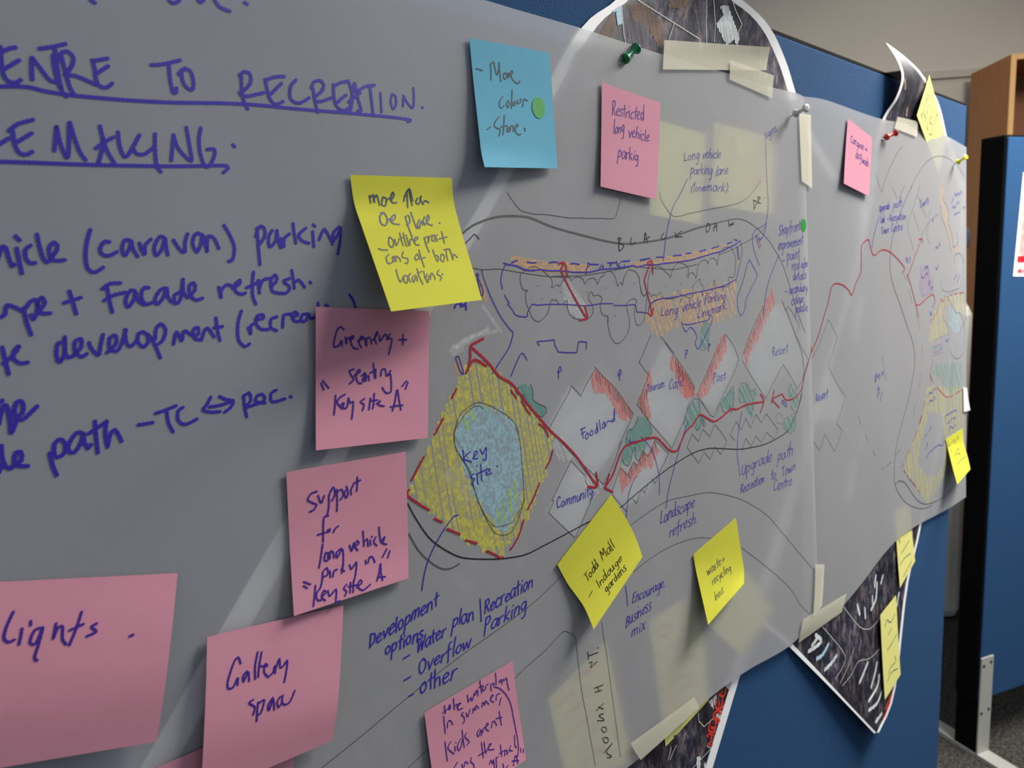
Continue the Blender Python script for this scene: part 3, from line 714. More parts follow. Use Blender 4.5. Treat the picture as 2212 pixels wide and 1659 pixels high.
ZB, ZY, ZG, ZS, ZL = (990, 80, .18086), (740, 370, .19289), (670, 650, .20194), (610, 970, .22308), (430, 1300, .21639)
ZW, ZD, ZZ = (900, 1420, .14409), (1190, 1060, .18683), (1480, 1110, .15075)
M1, M2, M3, M4, M5, M6, M7 = (1090, 540, .14919), (1380, 480, .13562), (1640, 440, .15666), (1180, 740, .13562), (1460, 660, .13562), (1280, 900, .13562), (1560, 840, .14472)
N1, R1, R2, R3, RQ, TR6 = (960, 400, .13562), (1880, 400, .10398), (1880, 572, .10398), (1880, 744, .10398), (1812, 840, .13562), (1960, 150, .10853)
def on1(name, fr, txt, w, m, lift=0.22, smooth=True): return strokes(name, S1, fr if isinstance(fr, list) else T(fr, txt), w, MT[m], O1, lift, None, smooth)
def on2(name, fr, txt, w, m, lift=0.22, smooth=True): return strokes(name, S2, fr if isinstance(fr, list) else T(fr, txt), w, MT[m], O2, lift, None, smooth)
def onn(key, fr, txt, w, m): s, o = NOTES[key]; return strokes('lettering', s, T(fr, txt), w, MT[m], o, 0.2)

# --- big purple writing on the left
BW = 1.55
on1('lettering', A00, "785,0 820,25/1460,0 1490,25 1530,20 1550,0/1710,0 1735,20 1760,0/1855,0 1900,60 1985,97/2115,22 2135,35", BW, 'ink')
on1('lettering', A00, "5,405 10,500 25,620 60,690 130,715 180,690/15,450 80,420 135,410/30,600 100,560 165,520/275,500 275,600 280,685/280,500 350,590 430,690 500,710/460,480 475,600 520,760/345,420 450,405 565,380/475,420 490,560 530,760 560,820 580,830/530,480 560,600 600,740 635,810/510,520 530,460 580,445 630,490 625,560 570,640/560,645 650,655 740,690 830,730/800,520 820,600 830,680 860,740 920,755 970,720/800,525 870,515 930,505/830,640 890,600 935,570", BW, 'ink')
on1('lettering', A00, "1310,560 1400,555 1555,520/1460,560 1470,680 1495,790 1520,800 1525,760/1545,640 1580,600 1640,610 1670,690 1665,770 1620,760 1580,700 1570,620 1600,590", BW, 'ink')
on1('lettering', T(A00, "2085,650 2090,780 2110,880 2140,940/2070,650 2110,620 2160,640 2165,710 2120,770 2070,800/2080,820 2140,830 2211,815 2280,800") + T(A10, "80,685 95,760 120,850 170,900 235,875/90,690 160,665 245,660/120,820 170,770 220,720/345,690 300,750 300,850 370,890 460,845/495,770 510,870 535,970/480,760 500,710 550,695 585,730 565,790 500,840/510,870 560,875 650,845/670,730 675,840 700,920 760,955 800,930/680,740 740,710 800,700/700,890 740,850 780,820/810,965 830,830 850,720/800,700 835,830 815,960/855,720 880,850 910,950 880,955/800,880 850,840 900,800/885,780 950,745 1025,735/985,750 1000,880 1015,1000"), '', BW, 'ink')
on1('lettering', A10, "1075,800 1085,970/1175,820 1165,880 1185,940 1210,900 1205,830 1175,815/1270,920 1275,830/1275,825 1310,890 1355,930 1365,850 1360,760/1435,925 1442,932", 1.2, 'ink')
on1('underline_marking', A00, "-20,748 120,745 260,755 380,785 560,815 800,840 1100,865 1500,885 1900,890 2211,905 2512,935 2812,960 3112,985 3412,1015 3542,1035 3522,1050", BW, 'ink', 0.18)
on1('lettering', A00, "-20,1255 75,1195/80,1130 160,1070 285,1035/110,1130 125,1230 160,1310 220,1335 280,1310/150,1225 210,1190 275,1150/470,1300 480,1200 490,1095/490,1095 520,1230 555,1320 590,1345 600,1060/605,1060 640,1180 690,1310 740,1380/865,1090 890,1200 930,1310 990,1410/890,1180 880,1300 850,1410/830,1280 900,1230 980,1185/1020,1140 1030,1240 1060,1330 1095,1350 1150,1270 1205,1165/1150,1275 1180,1325 1250,1330 1330,1270/1340,1155 1340,1300 1355,1430 1390,1485/1480,1385 1490,1280 1500,1165/1500,1165 1530,1260 1590,1340 1655,1385 1640,1270 1610,1100/1735,1105 1720,1200 1730,1320 1770,1430 1810,1430 1850,1350 1850,1290 1790,1290/2012,1250 2028,1265", BW, 'ink')
on1('underline_marking', A00, "-20,1395 300,1405 700,1420 1100,1430 1500,1435 1800,1430 1940,1430 1970,1450 1930,1490", BW, 'ink', 0.18)
on1('lettering', A01, "-20,580 15,480 50,480 75,560 105,635 125,625/135,380 170,415/145,485 165,590 190,700/265,460 220,500 225,570 260,610 305,610/320,365 345,480 380,580 420,600 470,530/430,550 480,520 495,460 460,435 425,490 440,570 490,590 560,585", BW, 'ink')
on1('lettering', A01, "780,325 750,440 740,560 760,660 820,690 890,650/945,430 900,430 865,490 890,540 950,545 1010,515/1130,420 1080,415 1055,490 1080,545 1120,480 1135,420 1150,490 1190,555/1205,440 1220,490 1250,535 1255,460 1305,405/1420,395 1380,385 1335,470 1350,545 1400,490 1425,400 1435,470 1450,540/1500,415 1550,490 1595,515 1600,430 1620,360/1740,365 1690,360 1665,440 1700,515 1735,450 1750,370 1770,440 1790,510/1790,510 1790,440 1800,380 1850,400 1890,485/1935,285 1990,380 2025,480 2010,580 1975,595", BW, 'ink')
on1('lettering', A11, "10,310 20,460 35,625/-2,380 30,300 70,310 75,380 30,450/140,330 110,390 120,470 170,420 180,330 190,400 215,480/215,400 240,470 245,400 290,360/320,270 330,350 345,440/430,310 370,370 400,420 460,440/490,340 500,470/495,280 510,295/545,410 580,330 600,330 640,400 660,450/715,300 670,350 660,430 720,340 730,300 725,420 705,535", BW, 'ink')
on1('lettering', A01, "-10,1080 40,1060 60,980 120,990 200,1030/205,1000 230,1120 270,1230/225,1000 270,940 320,940 320,1030 290,1095 270,1060/330,1040 385,960 360,910 325,960 345,1040 435,1045/600,855 630,950 660,1050/555,955 700,910", BW, 'ink')
on1('lettering', A01, "925,820 945,930 970,1035/885,835 950,790 1040,785/900,935 980,890 1080,865/1165,850 1120,855 1085,940 1110,990 1160,920 1170,860 1190,930 1240,970/1285,825 1240,830 1220,900 1255,965 1310,955/1440,830 1390,840 1340,920 1360,965 1410,910 1440,830 1450,900 1480,945/1560,860 1510,890 1510,960 1560,920 1580,750 1585,860 1620,910/1620,910 1680,850 1680,790 1640,800 1640,880 1690,930 1750,915", BW, 'ink')
on1('lettering', T(A01, "1890,820 1910,910 1910,850 1960,800 2010,815/2010,830 2070,790 2070,760 2030,800 2040,860 2090,880 2120,870/2190,690 2180,800 2185,900 2210,965/2130,825 2225,780") + T(A11, "20,760 30,870/30,830 60,760 120,745/130,820 180,760 165,715 130,760 140,850 190,870/290,745 240,770 290,820 260,870 180,870/310,675 325,770 330,830/325,790 370,760 420,820/465,775 475,785"), '', BW, 'ink')
on1('lettering', A01, "20,1340 45,1450 75,1570/30,1480 120,1400 165,1330 130,1360 115,1430 170,1475 240,1470", BW, 'ink')
on1('lettering', A01, "560,1300 500,1310 490,1420 520,1465 560,1380 560,1250/560,1260 560,1370 590,1425 640,1410/640,1400 700,1340 700,1270 650,1290 650,1370 700,1420 750,1395/770,1300 790,1350 850,1405 870,1320 890,1230/925,1385 1000,1310 1000,1240 950,1260 950,1350 1010,1370 1050,1310 1090,1190/1080,1185 1090,1290 1130,1330 1190,1270/1240,1210 1200,1220 1190,1290 1240,1335 1280,1290 1270,1230 1230,1205/1280,1230 1330,1300 1385,1430/1340,1270 1350,1180 1390,1140 1430,1190 1410,1270 1370,1310/1500,1310 1525,1210 1570,1280 1590,1200 1650,1230/1650,1230 1710,1230 1710,1170 1670,1190 1680,1260 1740,1275/1740,1275 1770,1190 1800,1180 1850,1250/1865,1085 1880,1200 1900,1280/1850,1170 1920,1160", BW, 'ink')
on1('lettering', T(A01, "2085,1025 2055,1140 2060,1270 2110,1330 2155,1310/2145,1170 2165,1220 2170,1150 2215,1130") + T(A11, "0,1100 60,1090 60,1060 10,1070 0,1130 40,1180 110,1185/180,1075 130,1100 130,1170 180,1195/230,1165 235,1090 245,1060 310,1050/310,1080 360,1060 340,1035 310,1060 330,1110 380,1115/440,1050 400,1060 390,1110 430,1110 450,1050 470,1090 510,1080/535,955 545,1100/600,975 620,985/805,885 840,940 860,1010"), '', BW, 'ink')
on1('lettering', A11, "1715,1000 1730,965 1760,960 1770,985/1775,965 1800,980 1810,955 1815,1015/1770,940 1780,985", 1.2, 'ink')
on1('lettering', A02, "-10,340 10,240 40,180 70,220 90,340 100,415 150,290/-10,160 20,140/140,290 195,240 195,160 150,150 125,220 140,280 200,300 320,190", 1.75, 'ink')
on1('lettering', A02, "10,530 20,640 50,710 100,725/100,710 180,660 180,590 140,590 125,650 150,700 240,705/-8,760 5,700", 1.75, 'ink')
on1('lettering', A02, "430,595 455,700 490,785/470,610 470,520 520,475 565,520 550,600 490,630/720,425 660,420 595,520 600,580 650,580 700,500 720,430 730,500 760,550 785,520/820,320 830,450 845,590/765,425 850,370 920,320/920,320 910,430 930,540/930,530 960,420 1000,400 1050,490", 1.7, 'ink')
on1('lettering', A02, "1195,350 1320,330/1345,250 1420,225 1520,185/1440,230 1455,330 1495,410/1580,200 1540,230 1540,310 1600,345 1700,300", BW, 'ink')
on1('arrow_marking', A02, "1820,110 1790,170 1755,220 1820,240 1900,235/1810,195 1900,180 2010,145/1895,105 1950,130 2015,145 1990,200 1940,240", BW, 'ink')
on1('lettering', T(A02, "2105,95 2110,180 2130,280/2100,110 2150,75 2165,140 2115,200 2211,170") + T(A12, "-10,175 70,140 60,90 10,100 0,150 80,160/175,50 130,80 140,150 250,125/295,105 305,110"), '', BW, 'ink')

# --- notes
onn('blue', ZB, "215,378 250,385 290,400/390,510 392,420 385,330/385,330 420,295 440,380 465,450 485,380 490,300 495,420 510,530/550,430 540,480 565,500 580,450 560,425/595,430 600,490 605,440 625,425/615,460 650,430 640,400 625,440 640,490 680,540 720,550 735,520", 0.75, 'dark')
onn('blue', ZB, "530,715 500,760 490,810 515,850 545,820/590,760 575,810 595,840 610,800 600,760/645,630 640,740 635,850/665,770 655,810 675,815 685,780 665,770/705,750 710,790 740,780 745,735/770,830 775,780 785,740 825,760", 0.75, 'dark')
onn('blue', ZB, "345,1105 385,1070/490,955 450,1000 430,1060 470,1090 500,1100 495,1150 485,1180/550,935 545,1050 535,1165/510,1070 590,1060/590,1080 580,1120 605,1130 610,1080/620,1120 630,1060 655,1070 660,1130/670,1100 715,1060 700,1040 680,1080 690,1140 730,1170 745,1155/785,1085 800,1105 795,1125", 0.75, 'dark')
onn('more', ZY, "300,270 315,355/310,300 340,265 355,350 360,290 385,270 415,380/450,290 440,370 480,385 490,310 455,290/490,330 520,300 540,310/540,330 575,270 560,235 540,300 560,350 605,350/685,335 700,270 745,195 770,260 785,330/720,230 725,320 730,405/745,200 760,300 780,380/840,300 820,350 860,360 880,280 870,310 900,370/900,370 920,330 965,350", 0.85, 'navy')
onn('more', ZY, "460,470 420,500 430,580 480,605 500,540 470,470 430,465/500,580 520,530 545,560/545,570 590,520 580,485 550,520 560,580 635,595/705,510 730,600 780,740/705,510 740,495 755,570 720,600/765,460 800,560 830,640/860,540 840,600 860,640 880,560 900,600/920,510 905,560 925,600/930,590 970,530 960,490 940,540 960,590 1005,605/1085,575 1092,580", 0.85, 'navy')
onn('more', ZY, "405,865 440,880 505,880/520,740 520,820 560,850 570,780 530,735/585,760 600,830 630,780/640,690 660,770 680,830/680,690 700,780 720,840/630,760 690,735/720,740 745,830/710,715 718,722/755,830 760,760 790,770 810,810/800,790 845,750 825,735 805,770 820,820 860,825/915,740 935,820 970,905/915,760 950,730 960,790 930,810/965,790 975,730 1000,720/1010,720 1000,770 1030,775 1035,720 1010,715/1060,710 1040,740 1065,770 1045,785/1110,675 1125,740 1140,805/1085,755 1170,735", 0.75, 'brown')
onn('more', ZY, "520,930 490,970 510,1030 560,1020/560,960 565,1010 590,990 570,950/600,1010 600,950 640,980 650,1010/680,900 670,960 730,980 725,1030 700,1025/830,930 810,970 830,995 855,960 835,925/855,880 880,970 915,1075/860,980 925,965/1010,880 1035,950 1065,1010 1075,960 1050,940/1105,930 1100,990 1130,1010 1140,950 1110,925/1135,880 1190,870 1215,920/1160,870 1165,940 1180,1000/1200,870 1220,930 1235,990 1245,930 1285,965", 0.75, 'brown')
onn('more', ZY, "600,1100 620,1180 650,1240 680,1180/690,1170 690,1230 720,1250 730,1180 695,1165/760,1140 740,1190 760,1240/810,1160 780,1200 800,1240 825,1170 840,1230/835,1090 860,1180 900,1265/840,1140 890,1120/910,1120 925,1200/950,1150 935,1200 955,1245 970,1170/985,1210 995,1140 1030,1180 1035,1210/1080,1105 1060,1150 1105,1180 1095,1220/1115,1150 1125,1155", 0.75, 'brown')
onn('green', ZG, "360,305 320,280 280,330 250,480 300,480 335,425 340,480/375,390 385,460 390,410 430,390/420,420 465,390 450,375 430,430 460,500 510,515/510,430 560,400 545,380 520,440 545,500/575,390 600,480 605,400 640,400 655,460/670,420 720,350 710,335 690,400 705,460/740,370 745,430 790,370 810,360 830,410/855,355 820,410 865,400 870,440 840,570/995,360 990,465/950,415 1030,415", 1.05, 'inkn')
onn('green', ZG, "465,730 420,750 440,800 465,840 420,885/470,800 530,760 520,735 490,790 510,870 550,880/550,800 590,770 560,850 600,850/600,790 580,850 620,800 630,850/675,670 690,820/640,770 700,740/700,730 700,825/755,800 765,740 800,730 815,800/860,745 830,800 860,790 865,960 810,980 770,925", 1.05, 'inkn')
onn('green', ZG, "115,880 145,950/135,855 195,930/1030,855 985,910/1045,870 1020,940/270,1010 265,1120 255,1215/370,1000 310,1040 290,1090 340,1150/330,1110 360,1090 350,1140 390,1140 410,1040/410,1040 430,1090 460,1080 455,1180 445,1260/580,1045 540,1080 575,1110 560,1170/645,1040 630,1160/685,990 680,1080 670,1150/640,1070 720,1060/710,1100 750,1070 730,1110 790,1125/860,1130 870,1135/880,1175 905,1080 930,950 950,1050 970,1165/890,1125 990,1115", 1.05, 'inkn')
onn('supp', ZS, "335,410 280,430 245,490 290,520 330,540 300,590 265,605/345,450 375,520 405,450/450,450 450,550 435,640/450,450 490,370 510,430 480,500/525,390 530,500 528,600/525,420 570,390 590,440 560,490/610,400 600,440 620,470 635,420 620,360/665,440 665,390 690,340/725,270 725,340 720,405/690,330 755,300", 1.0, 'inkn')
onn('supp', ZS, "445,645 405,660 395,760 395,895/340,830 440,800/440,780 455,800 460,770/495,805 510,770 540,745", 1.0, 'inkn')
onn('supp', ZS, "390,920 375,1030 355,1150/420,1000 405,1070 440,1075 440,1000/460,1060 465,990 490,1000 500,1050/570,960 525,1000 530,1050 580,970 590,1080 575,1190/650,930 670,985 690,910/690,950 740,910 720,890 700,940 730,980/780,795 790,940/790,900 820,870 830,940/850,880 855,930/865,845 870,850/905,850 885,900 915,935/935,755 945,860 960,910/955,890 990,850 975,910 1010,920", 1.0, 'inkn')
onn('supp', ZS, "390,1190 385,1270 370,1340/390,1190 430,1150 440,1210 390,1240/460,1180 465,1240/490,1235 500,1180 530,1165/590,1120 575,1200/600,1180 570,1160/650,1120 670,1160 715,1095 710,1200 690,1290/805,1075 810,1110/830,1100 845,1045 875,1050 895,1095/1010,965 970,1045/1040,985 1020,1050", 1.0, 'inkn')
onn('supp', ZS, "205,1285 270,1310/205,1325 240,1345/320,1320 310,1430 300,1520/370,1340 330,1400 340,1460 380,1460/380,1430 420,1390 400,1370 380,1430 415,1465/440,1370 460,1420 520,1360 515,1490/620,1310 595,1350 620,1380 605,1420/660,1290 655,1390/690,1270 685,1385/640,1330 720,1315/720,1340 770,1290 750,1270 730,1330 780,1365 850,1310/915,1275 935,1200 950,1110 955,1200 970,1270/920,1240 995,1235", 1.0, 'inkn')
onn('gal', ZL, "415,615 390,555 350,600 290,780 290,860 340,850 385,760 385,830/475,690 440,740 445,795 490,700 500,790/585,500 560,640 560,770/625,500 600,640 590,750/610,640 680,640 660,620 650,700 690,750/690,750 740,700 755,640 760,710/755,700 800,570 810,650 840,640 880,585 870,700 850,800", 1.0, 'inkn')
onn('gal', ZL, "540,975 500,1010 555,1050 540,1125/590,1000 580,1100 575,1190/600,1010 650,980 620,1100 580,1130/735,955 690,1030 700,1080 740,970 750,1075/810,945 780,1000 795,1050 830,1000/835,930 830,1000 860,1025 910,990 955,885", 1.0, 'inkn')
onn('lights', A03, "115,310 60,430 35,530 70,570 125,550/190,455 180,520 165,590/265,390 265,425/370,445 300,470 260,570 310,580 370,450 330,600 300,700 320,730/485,410 460,540/465,530 500,450 540,440 540,540 570,590/705,310 660,450 600,595/600,470 720,415/835,410 790,440 830,480 750,520/1120,520 1150,508", 1.15, 'inkn')
onn('water', ZW, "415,720 430,840/390,830 490,750/490,710 480,770 505,770 500,710/550,615 565,780/560,740 600,700 610,760/620,720 660,690 630,690 620,780 690,760/760,560 775,665 810,600 830,650 860,560/900,490 860,540 880,560 910,490 920,575/940,350 960,430 975,530/930,450 1000,420/1000,440 985,490 1030,480 1040,420 1075,395/1115,400 1110,440 1120,500/1110,410 1160,385 1150,440/1180,230 1190,330 1190,410/1260,330 1235,360 1260,365 1275,330 1280,400/1300,320 1310,350 1345,305 1360,400 1385,490", 0.75, 'inkn')
onn('water', ZW, "405,880 415,1000 430,1135/460,1055 470,960 510,950 540,1005/705,820 670,850 710,900 715,960 690,985/740,830 765,890 800,770/840,830 850,760 880,790 890,720 930,760/980,740 990,670 1020,710 1030,650 1080,700/1110,620 1150,570 1120,570 1110,640 1155,670/1190,640 1200,560 1245,540/1265,600 1240,715", 0.75, 'inkn')
onn('water', ZW, "425,1260 440,1400 460,1550/510,1260 470,1360 560,1445/570,1330 580,1400/585,1270 590,1280/660,1220 610,1330 640,1390 690,1230 680,1090/690,1200 715,1345/745,1130 725,1190 785,1260 755,1310/940,1070 905,1140 930,1180 965,1080 970,1170/990,1130 1000,1060 1030,1050/1030,1050 1075,1000 1050,990 1040,1070 1080,1100/1120,1050 1140,960 1170,960 1200,1020/1235,805 1250,900 1270,1010/1190,915 1280,895", 0.75, 'inkn')
onn('water', ZW, "560,1650 610,1570/680,1600 690,1670/710,1640 730,1560 770,1590/820,1500 810,1560 850,1600 865,1670/970,1270 985,1390 1000,1500/1010,1265 1025,1380 1040,1440/925,1470 1060,1390/1060,1360 1120,1300 1090,1300 1080,1380 1160,1375/1255,1310 1275,1480/1240,1440 1300,1400/1320,1470 1320,1390 1350,1400/1360,1390 1350,1450 1390,1400/1410,1320 1390,1380 1435,1400/1465,1165 1475,1320 1500,1350/1170,440 1250,470 1340,560 1410,700 1450,900 1490,1100 1520,1280 1525,1400 1510,1480/1560,1360 1560,1420/1600,1365 1600,1425/1450,1620 1465,1530 1490,1480 1520,1590/1430,1550 1530,1545/1470,1480 1520,1470/1090,1600 1110,1540 1140,1590 1150,1530 1170,1670/1190,1500 1195,1600 1200,1670/1190,1510 1220,1490/1290,1590 1310,1670/1340,1650 1370,1620", 0.75, 'inkn')
onn('accom', RQ, "1740,830 1750,910 1790,860/1800,870 1830,810 1850,860 1890,760 1900,800/1780,960 1800,1010/1840,1080 1900,950 1930,1060/1870,1040 1930,1030/1885,1200 1930,1150 1980,1110 2030,1060", 1.1, 'navy')
onn('u6', TR6, "270,860 300,980/290,900 320,850/345,700 330,880 370,990 330,1080/380,660 375,600 420,560 410,470/440,690 390,800 400,900/470,620 500,540 495,490/395,1040 390,1150 410,1215/500,800 470,930 490,960/440,950 450,1050 480,1095/440,1270 480,1300 500,1220/500,1200 530,1080 560,1000 600,930 570,890", 1.1, 'navy')
onn('u8', A33, "1010,440 1030,380 1060,400 1095,330/1040,510 1065,450/1030,640 1070,580 1110,500/1095,690 1100,740 1060,790 1040,850/1030,910 1070,830 1120,800", 1.3, 'navy')
onn('u7', A32, "1130,1340 1140,1370/1150,1460 1190,1400 1220,1350/1140,1560 1180,1500 1230,1460/1170,1659 1210,1580 1240,1530", 1.3, 'navy')
onn('u3', A23, "410,1140 470,1060 540,1010/570,900 620,840 700,820 760,720/480,1240 520,1160 580,1130 680,960/500,1420 540,1340 620,1260 700,1180/560,1560 620,1460 680,1370 740,1300/620,1650 680,1580 740,1520 850,1500/900,1290 915,1400", 3.2, 'ghost')
onn('u4', A23, "1260,500 1320,440 1380,420 1350,520 1300,520/1300,720 1380,620 1460,590 1500,560/1360,820 1440,730 1540,700 1600,720/1390,960 1460,880 1580,860/1370,1100 1470,980 1590,930/1440,1150 1540,1070", 3.2, 'ghost')
onn('u4', fP, "340,800 380,740 430,720/60,1040 160,960 240,900/120,1110 140,1090", 1.4, 'navy')
onn('u2', A20, "1800,1200 1820,1100/1900,1250 1920,1170 1890,1400/2050,1450 2080,1300 2120,1200/2110,1500 2150,1350 2180,1280/2060,1600 2130,1560 2200,1500", 3.0, 'ghost')

def words(key, w, m, *ws):
    s, o = NOTES[key]
    st = []
    for q in ws: st += say(*q)
    strokes('lettering', s, st, w, MT[m], o, 0.2)
words('restr', 0.66, 'inkn', ('Restricted', 1322, 248, 1392, 261, 0, -16.5))
words('restr', 0.66, 'inkn', ('long', 1324.5, 288, 1349, 286, 0, -14.5), ('vehicle', 1358, 295, 1403, 307, 0, -14))
words('restr', 0.66, 'inkn', ('parkig', 1334, 340, 1380, 348, 0, -15))
words('car', 0.85, 'inkn', ('Caravan', 1837.5, 307, 1866, 325, 0, -10), ('+', 1868, 326, 1874, 331, 0, -10), ('dog', 1847.5, 342, 1861, 347, 0, -11), ('wash', 1862, 350, 1876, 362, 0, -10))
words('todd', 0.6, 'dark', ('Todd', 1267.5, 1257, 1295, 1222, -5.6, -8.4), ('Mall', 1302, 1211, 1330, 1181, -5.6, -8.4))
words('todd', 0.6, 'dark', ('-', 1273, 1292, 1283, 1275, -4, -2), ('Indouge', 1293.7, 1270, 1345, 1208, -4.6, -7.6), ('gardens', 1309.6, 1281, 1354, 1228, -4.8, -7.6))
words('waste', 0.62, 'navy', ('waste', 1528, 1244, 1559, 1219, -2.4, -9.5), ('+', 1560, 1217, 1567, 1211, -2, -9))
words('waste', 0.62, 'navy', ('recycling', 1538.8, 1264, 1580, 1230, -2.4, -9.5))
words('waste', 0.62, 'navy', ('bins', 1544.8, 1297, 1563.5, 1280, -2, -10))
# --- coloured pencil areas on the plan (lowest ink layer)
def poly(*parts):
    out = []
    for fr, txt in parts: out += T(fr, txt)[0]
    return out
KP = [(1012, 782), (1060, 792), (1110, 845), (1150, 890), (1195, 942), (1190, 985), (1165, 1060), (1140, 1120), (1082, 1203), (1000, 1165), (940, 1110), (882, 1065), (915, 990), (940, 930), (985, 840)]
POOL = [(1035, 873), (1080, 885), (1112, 915), (1128, 980), (1130, 1040), (1122, 1090), (1095, 1150), (1068, 1138), (1030, 1080), (1000, 1010), (983, 950), (995, 900)]
on1('pencil_marking', hatch(KP, 9, 8.5, [POOL], 8), '', 3.0, 'yelp', 0.10, False)
on1('pencil_marking', hatch([(990, 1120), (1060, 1120), (1090, 1190), (1000, 1165)], 12, 8, (), 10), '', 3.0, 'yelp', 0.11, False)
on1('pencil_marking', hatch(POOL, 32, 6.5, (), 5), '', 3.0, 'bluep', 0.10, False)
on1('pencil_marking', [[(1085, 1080), (1092, 1125)], [(1100, 1060), (1104, 1105)], [(1075, 1100), (1080, 1132)], [(1003, 905), (1010, 925)], [(1018, 890), (1024, 906)], [(1112, 1040), (1113, 1080)]], '', 2.4, 'limep', 0.13)
for p in (T(A22, "60,20 130,0 180,60 180,130 230,170 290,200 290,250 250,280 200,240 150,190 110,120"),
          T(M6, "560,230 620,215 700,90 720,10 860,10 910,100 940,250 900,320 840,330 850,450 800,550 720,680 680,630 680,500 640,570 600,740 540,770 480,690 470,620 530,440 540,330"),
          T(A22, "1480,340 1510,230 1560,140 1620,150 1625,250 1670,340 1610,395 1560,350 1500,380"),
          T(M5, "720,1600 740,1500 820,1380 905,1290 920,1400 920,1640 760,1659"),
          T(M5, "1010,1500 1000,1380 1040,1250 1150,1265 1200,1370 1270,1330 1290,1400 1240,1460 1240,1600 1220,1760 1160,1800 1110,1540 1030,1540"),
          T(M5, "1800,1320 1850,1260 1900,1330 1950,1520 1900,1690 1850,1640 1800,1450"),
          T(M7, "890,520 960,440 1050,400 1100,430 1080,620 1000,660 930,600"),
          T(M5, "400,400 430,290 520,280 545,360 515,480 520,600 440,700 385,680 400,540")):
    on1('pencil_marking', hatch(p[0], 25, 5.5, (), 2), '', 2.9, 'grnp', 0.10, False)
for p in (T(M4, "700,560 800,440 1000,640 1200,880 1385,1130 1290,1250 1140,1190 1050,950 940,780 770,810"),
          T(M4, "1640,420 1680,650 1600,850 1660,1100 1650,1260 1530,1100 1440,980 1540,740"),
          T(M4, "1990,170 2212,500 2368,740 2368,840 2212,870 2100,600 1970,390"), T(M5, "0,830 300,1330 190,1500 90,1400 0,1150"),
          T(M5, "700,540 790,470 830,630 740,850 620,1060 520,1370 400,1500 340,1420 470,1110"),
          T(M5, "1530,-300 1580,-20 1430,240 1290,570 1190,740 1130,930 1060,860 1150,540 1390,20"),
          T(M6, "445,810 550,935 655,710 710,775 800,550 880,635 990,380 1060,540 1000,640 930,810 780,800 740,920 560,1090 520,1100 480,1210 420,950")):
    on1('pencil_marking', hatch(p[0], 10, 4.6, (), 3), '', 2.6, 'redp', 0.11, False)
for p, a in ((T(M1, "80,100 180,110 800,190 1250,215 1250,315 800,330 560,320 400,300 220,270 100,160"), 80), (T(M2, "-300,720 0,620 560,540 1100,440 1400,340 1500,330 1200,490 850,600 300,690 0,700"), 78)):
    on1('pencil_marking', hatch(p[0], a, 5.0, (), 4), '', 2.2, 'orgp', 0.09, False)
on1('pencil_marking', hatch(T(M2, "220,1230 600,1150 1150,1030 1540,930 1540,1480 1400,1500 1050,1620 650,1620 330,1800 180,1700 100,1500")[0], 17, 6.0, (), 7), '', 3.0, 'orgp', 0.09, False)
on1('pencil_marking', hatch([(1040, 585), (1050, 600), (1052, 655), (1044, 650)], 10, 4), '', 1.6, 'orgp', 0.09, False)
on1('pencil_marking', hatch([(981, 772), (990, 770), (998, 806), (986, 806)], 10, 4), '', 1.6, 'orgp', 0.09, False)
on1('pencil_marking', hatch(T(M2, "1560,580 1600,580 1600,680 1570,690")[0], 5, 3), '', 1.6, 'orgp', 0.09, False)
on1('pencil_marking', hatch(T(M2, "1860,210 1900,200 1950,420 1910,440")[0], -12, 3), '', 1.6, 'orgp', 0.09, False)
on1('pencil_marking', T(A11, "1680,1370 1760,1330 1830,1290/1700,1400 1780,1360/1730,1340 1760,1320 2000,1180/1860,1340 1900,1400 1960,1440/1700,1340 1850,1250 2080,1200/1960,990 2110,1200"), '', 2.6, 'whp', 0.08)
on1('pencil_marking', hatch(T(M1, "820,420 960,440 1180,800 1160,980 960,960 900,800")[0], 33, 7, (), 6), '', 3.2, 'whp', 0.08, False)
on1('pencil_marking', hatch(T(A12, "1640,760 1760,700 1860,900 1900,1000 1800,1050 1700,950")[0], -40, 8, (), 6), '', 3.0, 'whp', 0.08, False)
on1('pencil_marking', hatch(T(A22, "350,480 420,470 520,640 480,680 400,640")[0], 20, 8, (), 6), '', 3.0, 'whp', 0.08, False)
on1('pencil_marking', hatch(T(A22, "600,820 700,760 780,860 760,960 680,960")[0], 15, 8, (), 6), '', 3.0, 'whp', 0.08, False)

# --- thin pen map outlines
PW = 0.45
on1('road_marking', T(A11, "1785,355 1870,290 2000,235 2110,210 2220,205") + T(A21, "-6,205 150,220 350,300 600,370 850,430 1000,445 1150,430 1350,395 1600,310 1750,270"), '', 1.35, 'grey', 0.16)
on1('road_marking', T(A21, "1750,270 1900,235 2000,240 2100,300 2211,410 2270,500 2330,610 2390,780 2460,1020 2530,1210") + [[]][:0], '', 0.6, 'thin', 0.16)
on1('road_marking', T(M5, "1690,-80 1720,0 1780,140 1900,460 2000,740 2030,950 2030,1150 2000,1400 1940,1659"), '', 0.7, 'thin', 0.16)
on1('road_marking', [T(M7, "1190,80 1130,300 1060,470 980,620 850,720 650,820 430,875 250,900 0,890")[0] + T(M6, "1900,503 1800,515 1600,580 1300,760 1050,940 850,1100 600,1310 420,1455")[0] + T(A22, "670,1185 480,1285 280,1390 130,1465 0,1495")[0] + T(A12, "2050,1510 1800,1500 1650,1440 1500,1330 1380,1160 1310,1030")[0]], '', 0.85, 'dark', 0.16)
on1('road_marking', A12, "1320,1290 1400,1430 1500,1530 1600,1590 1680,1590 1755,1550", 0.95, 'grey', 0.16)
on1('road_marking', N1, "325,935 400,860 480,785 550,860", 0.7, 'dark', 0.16)
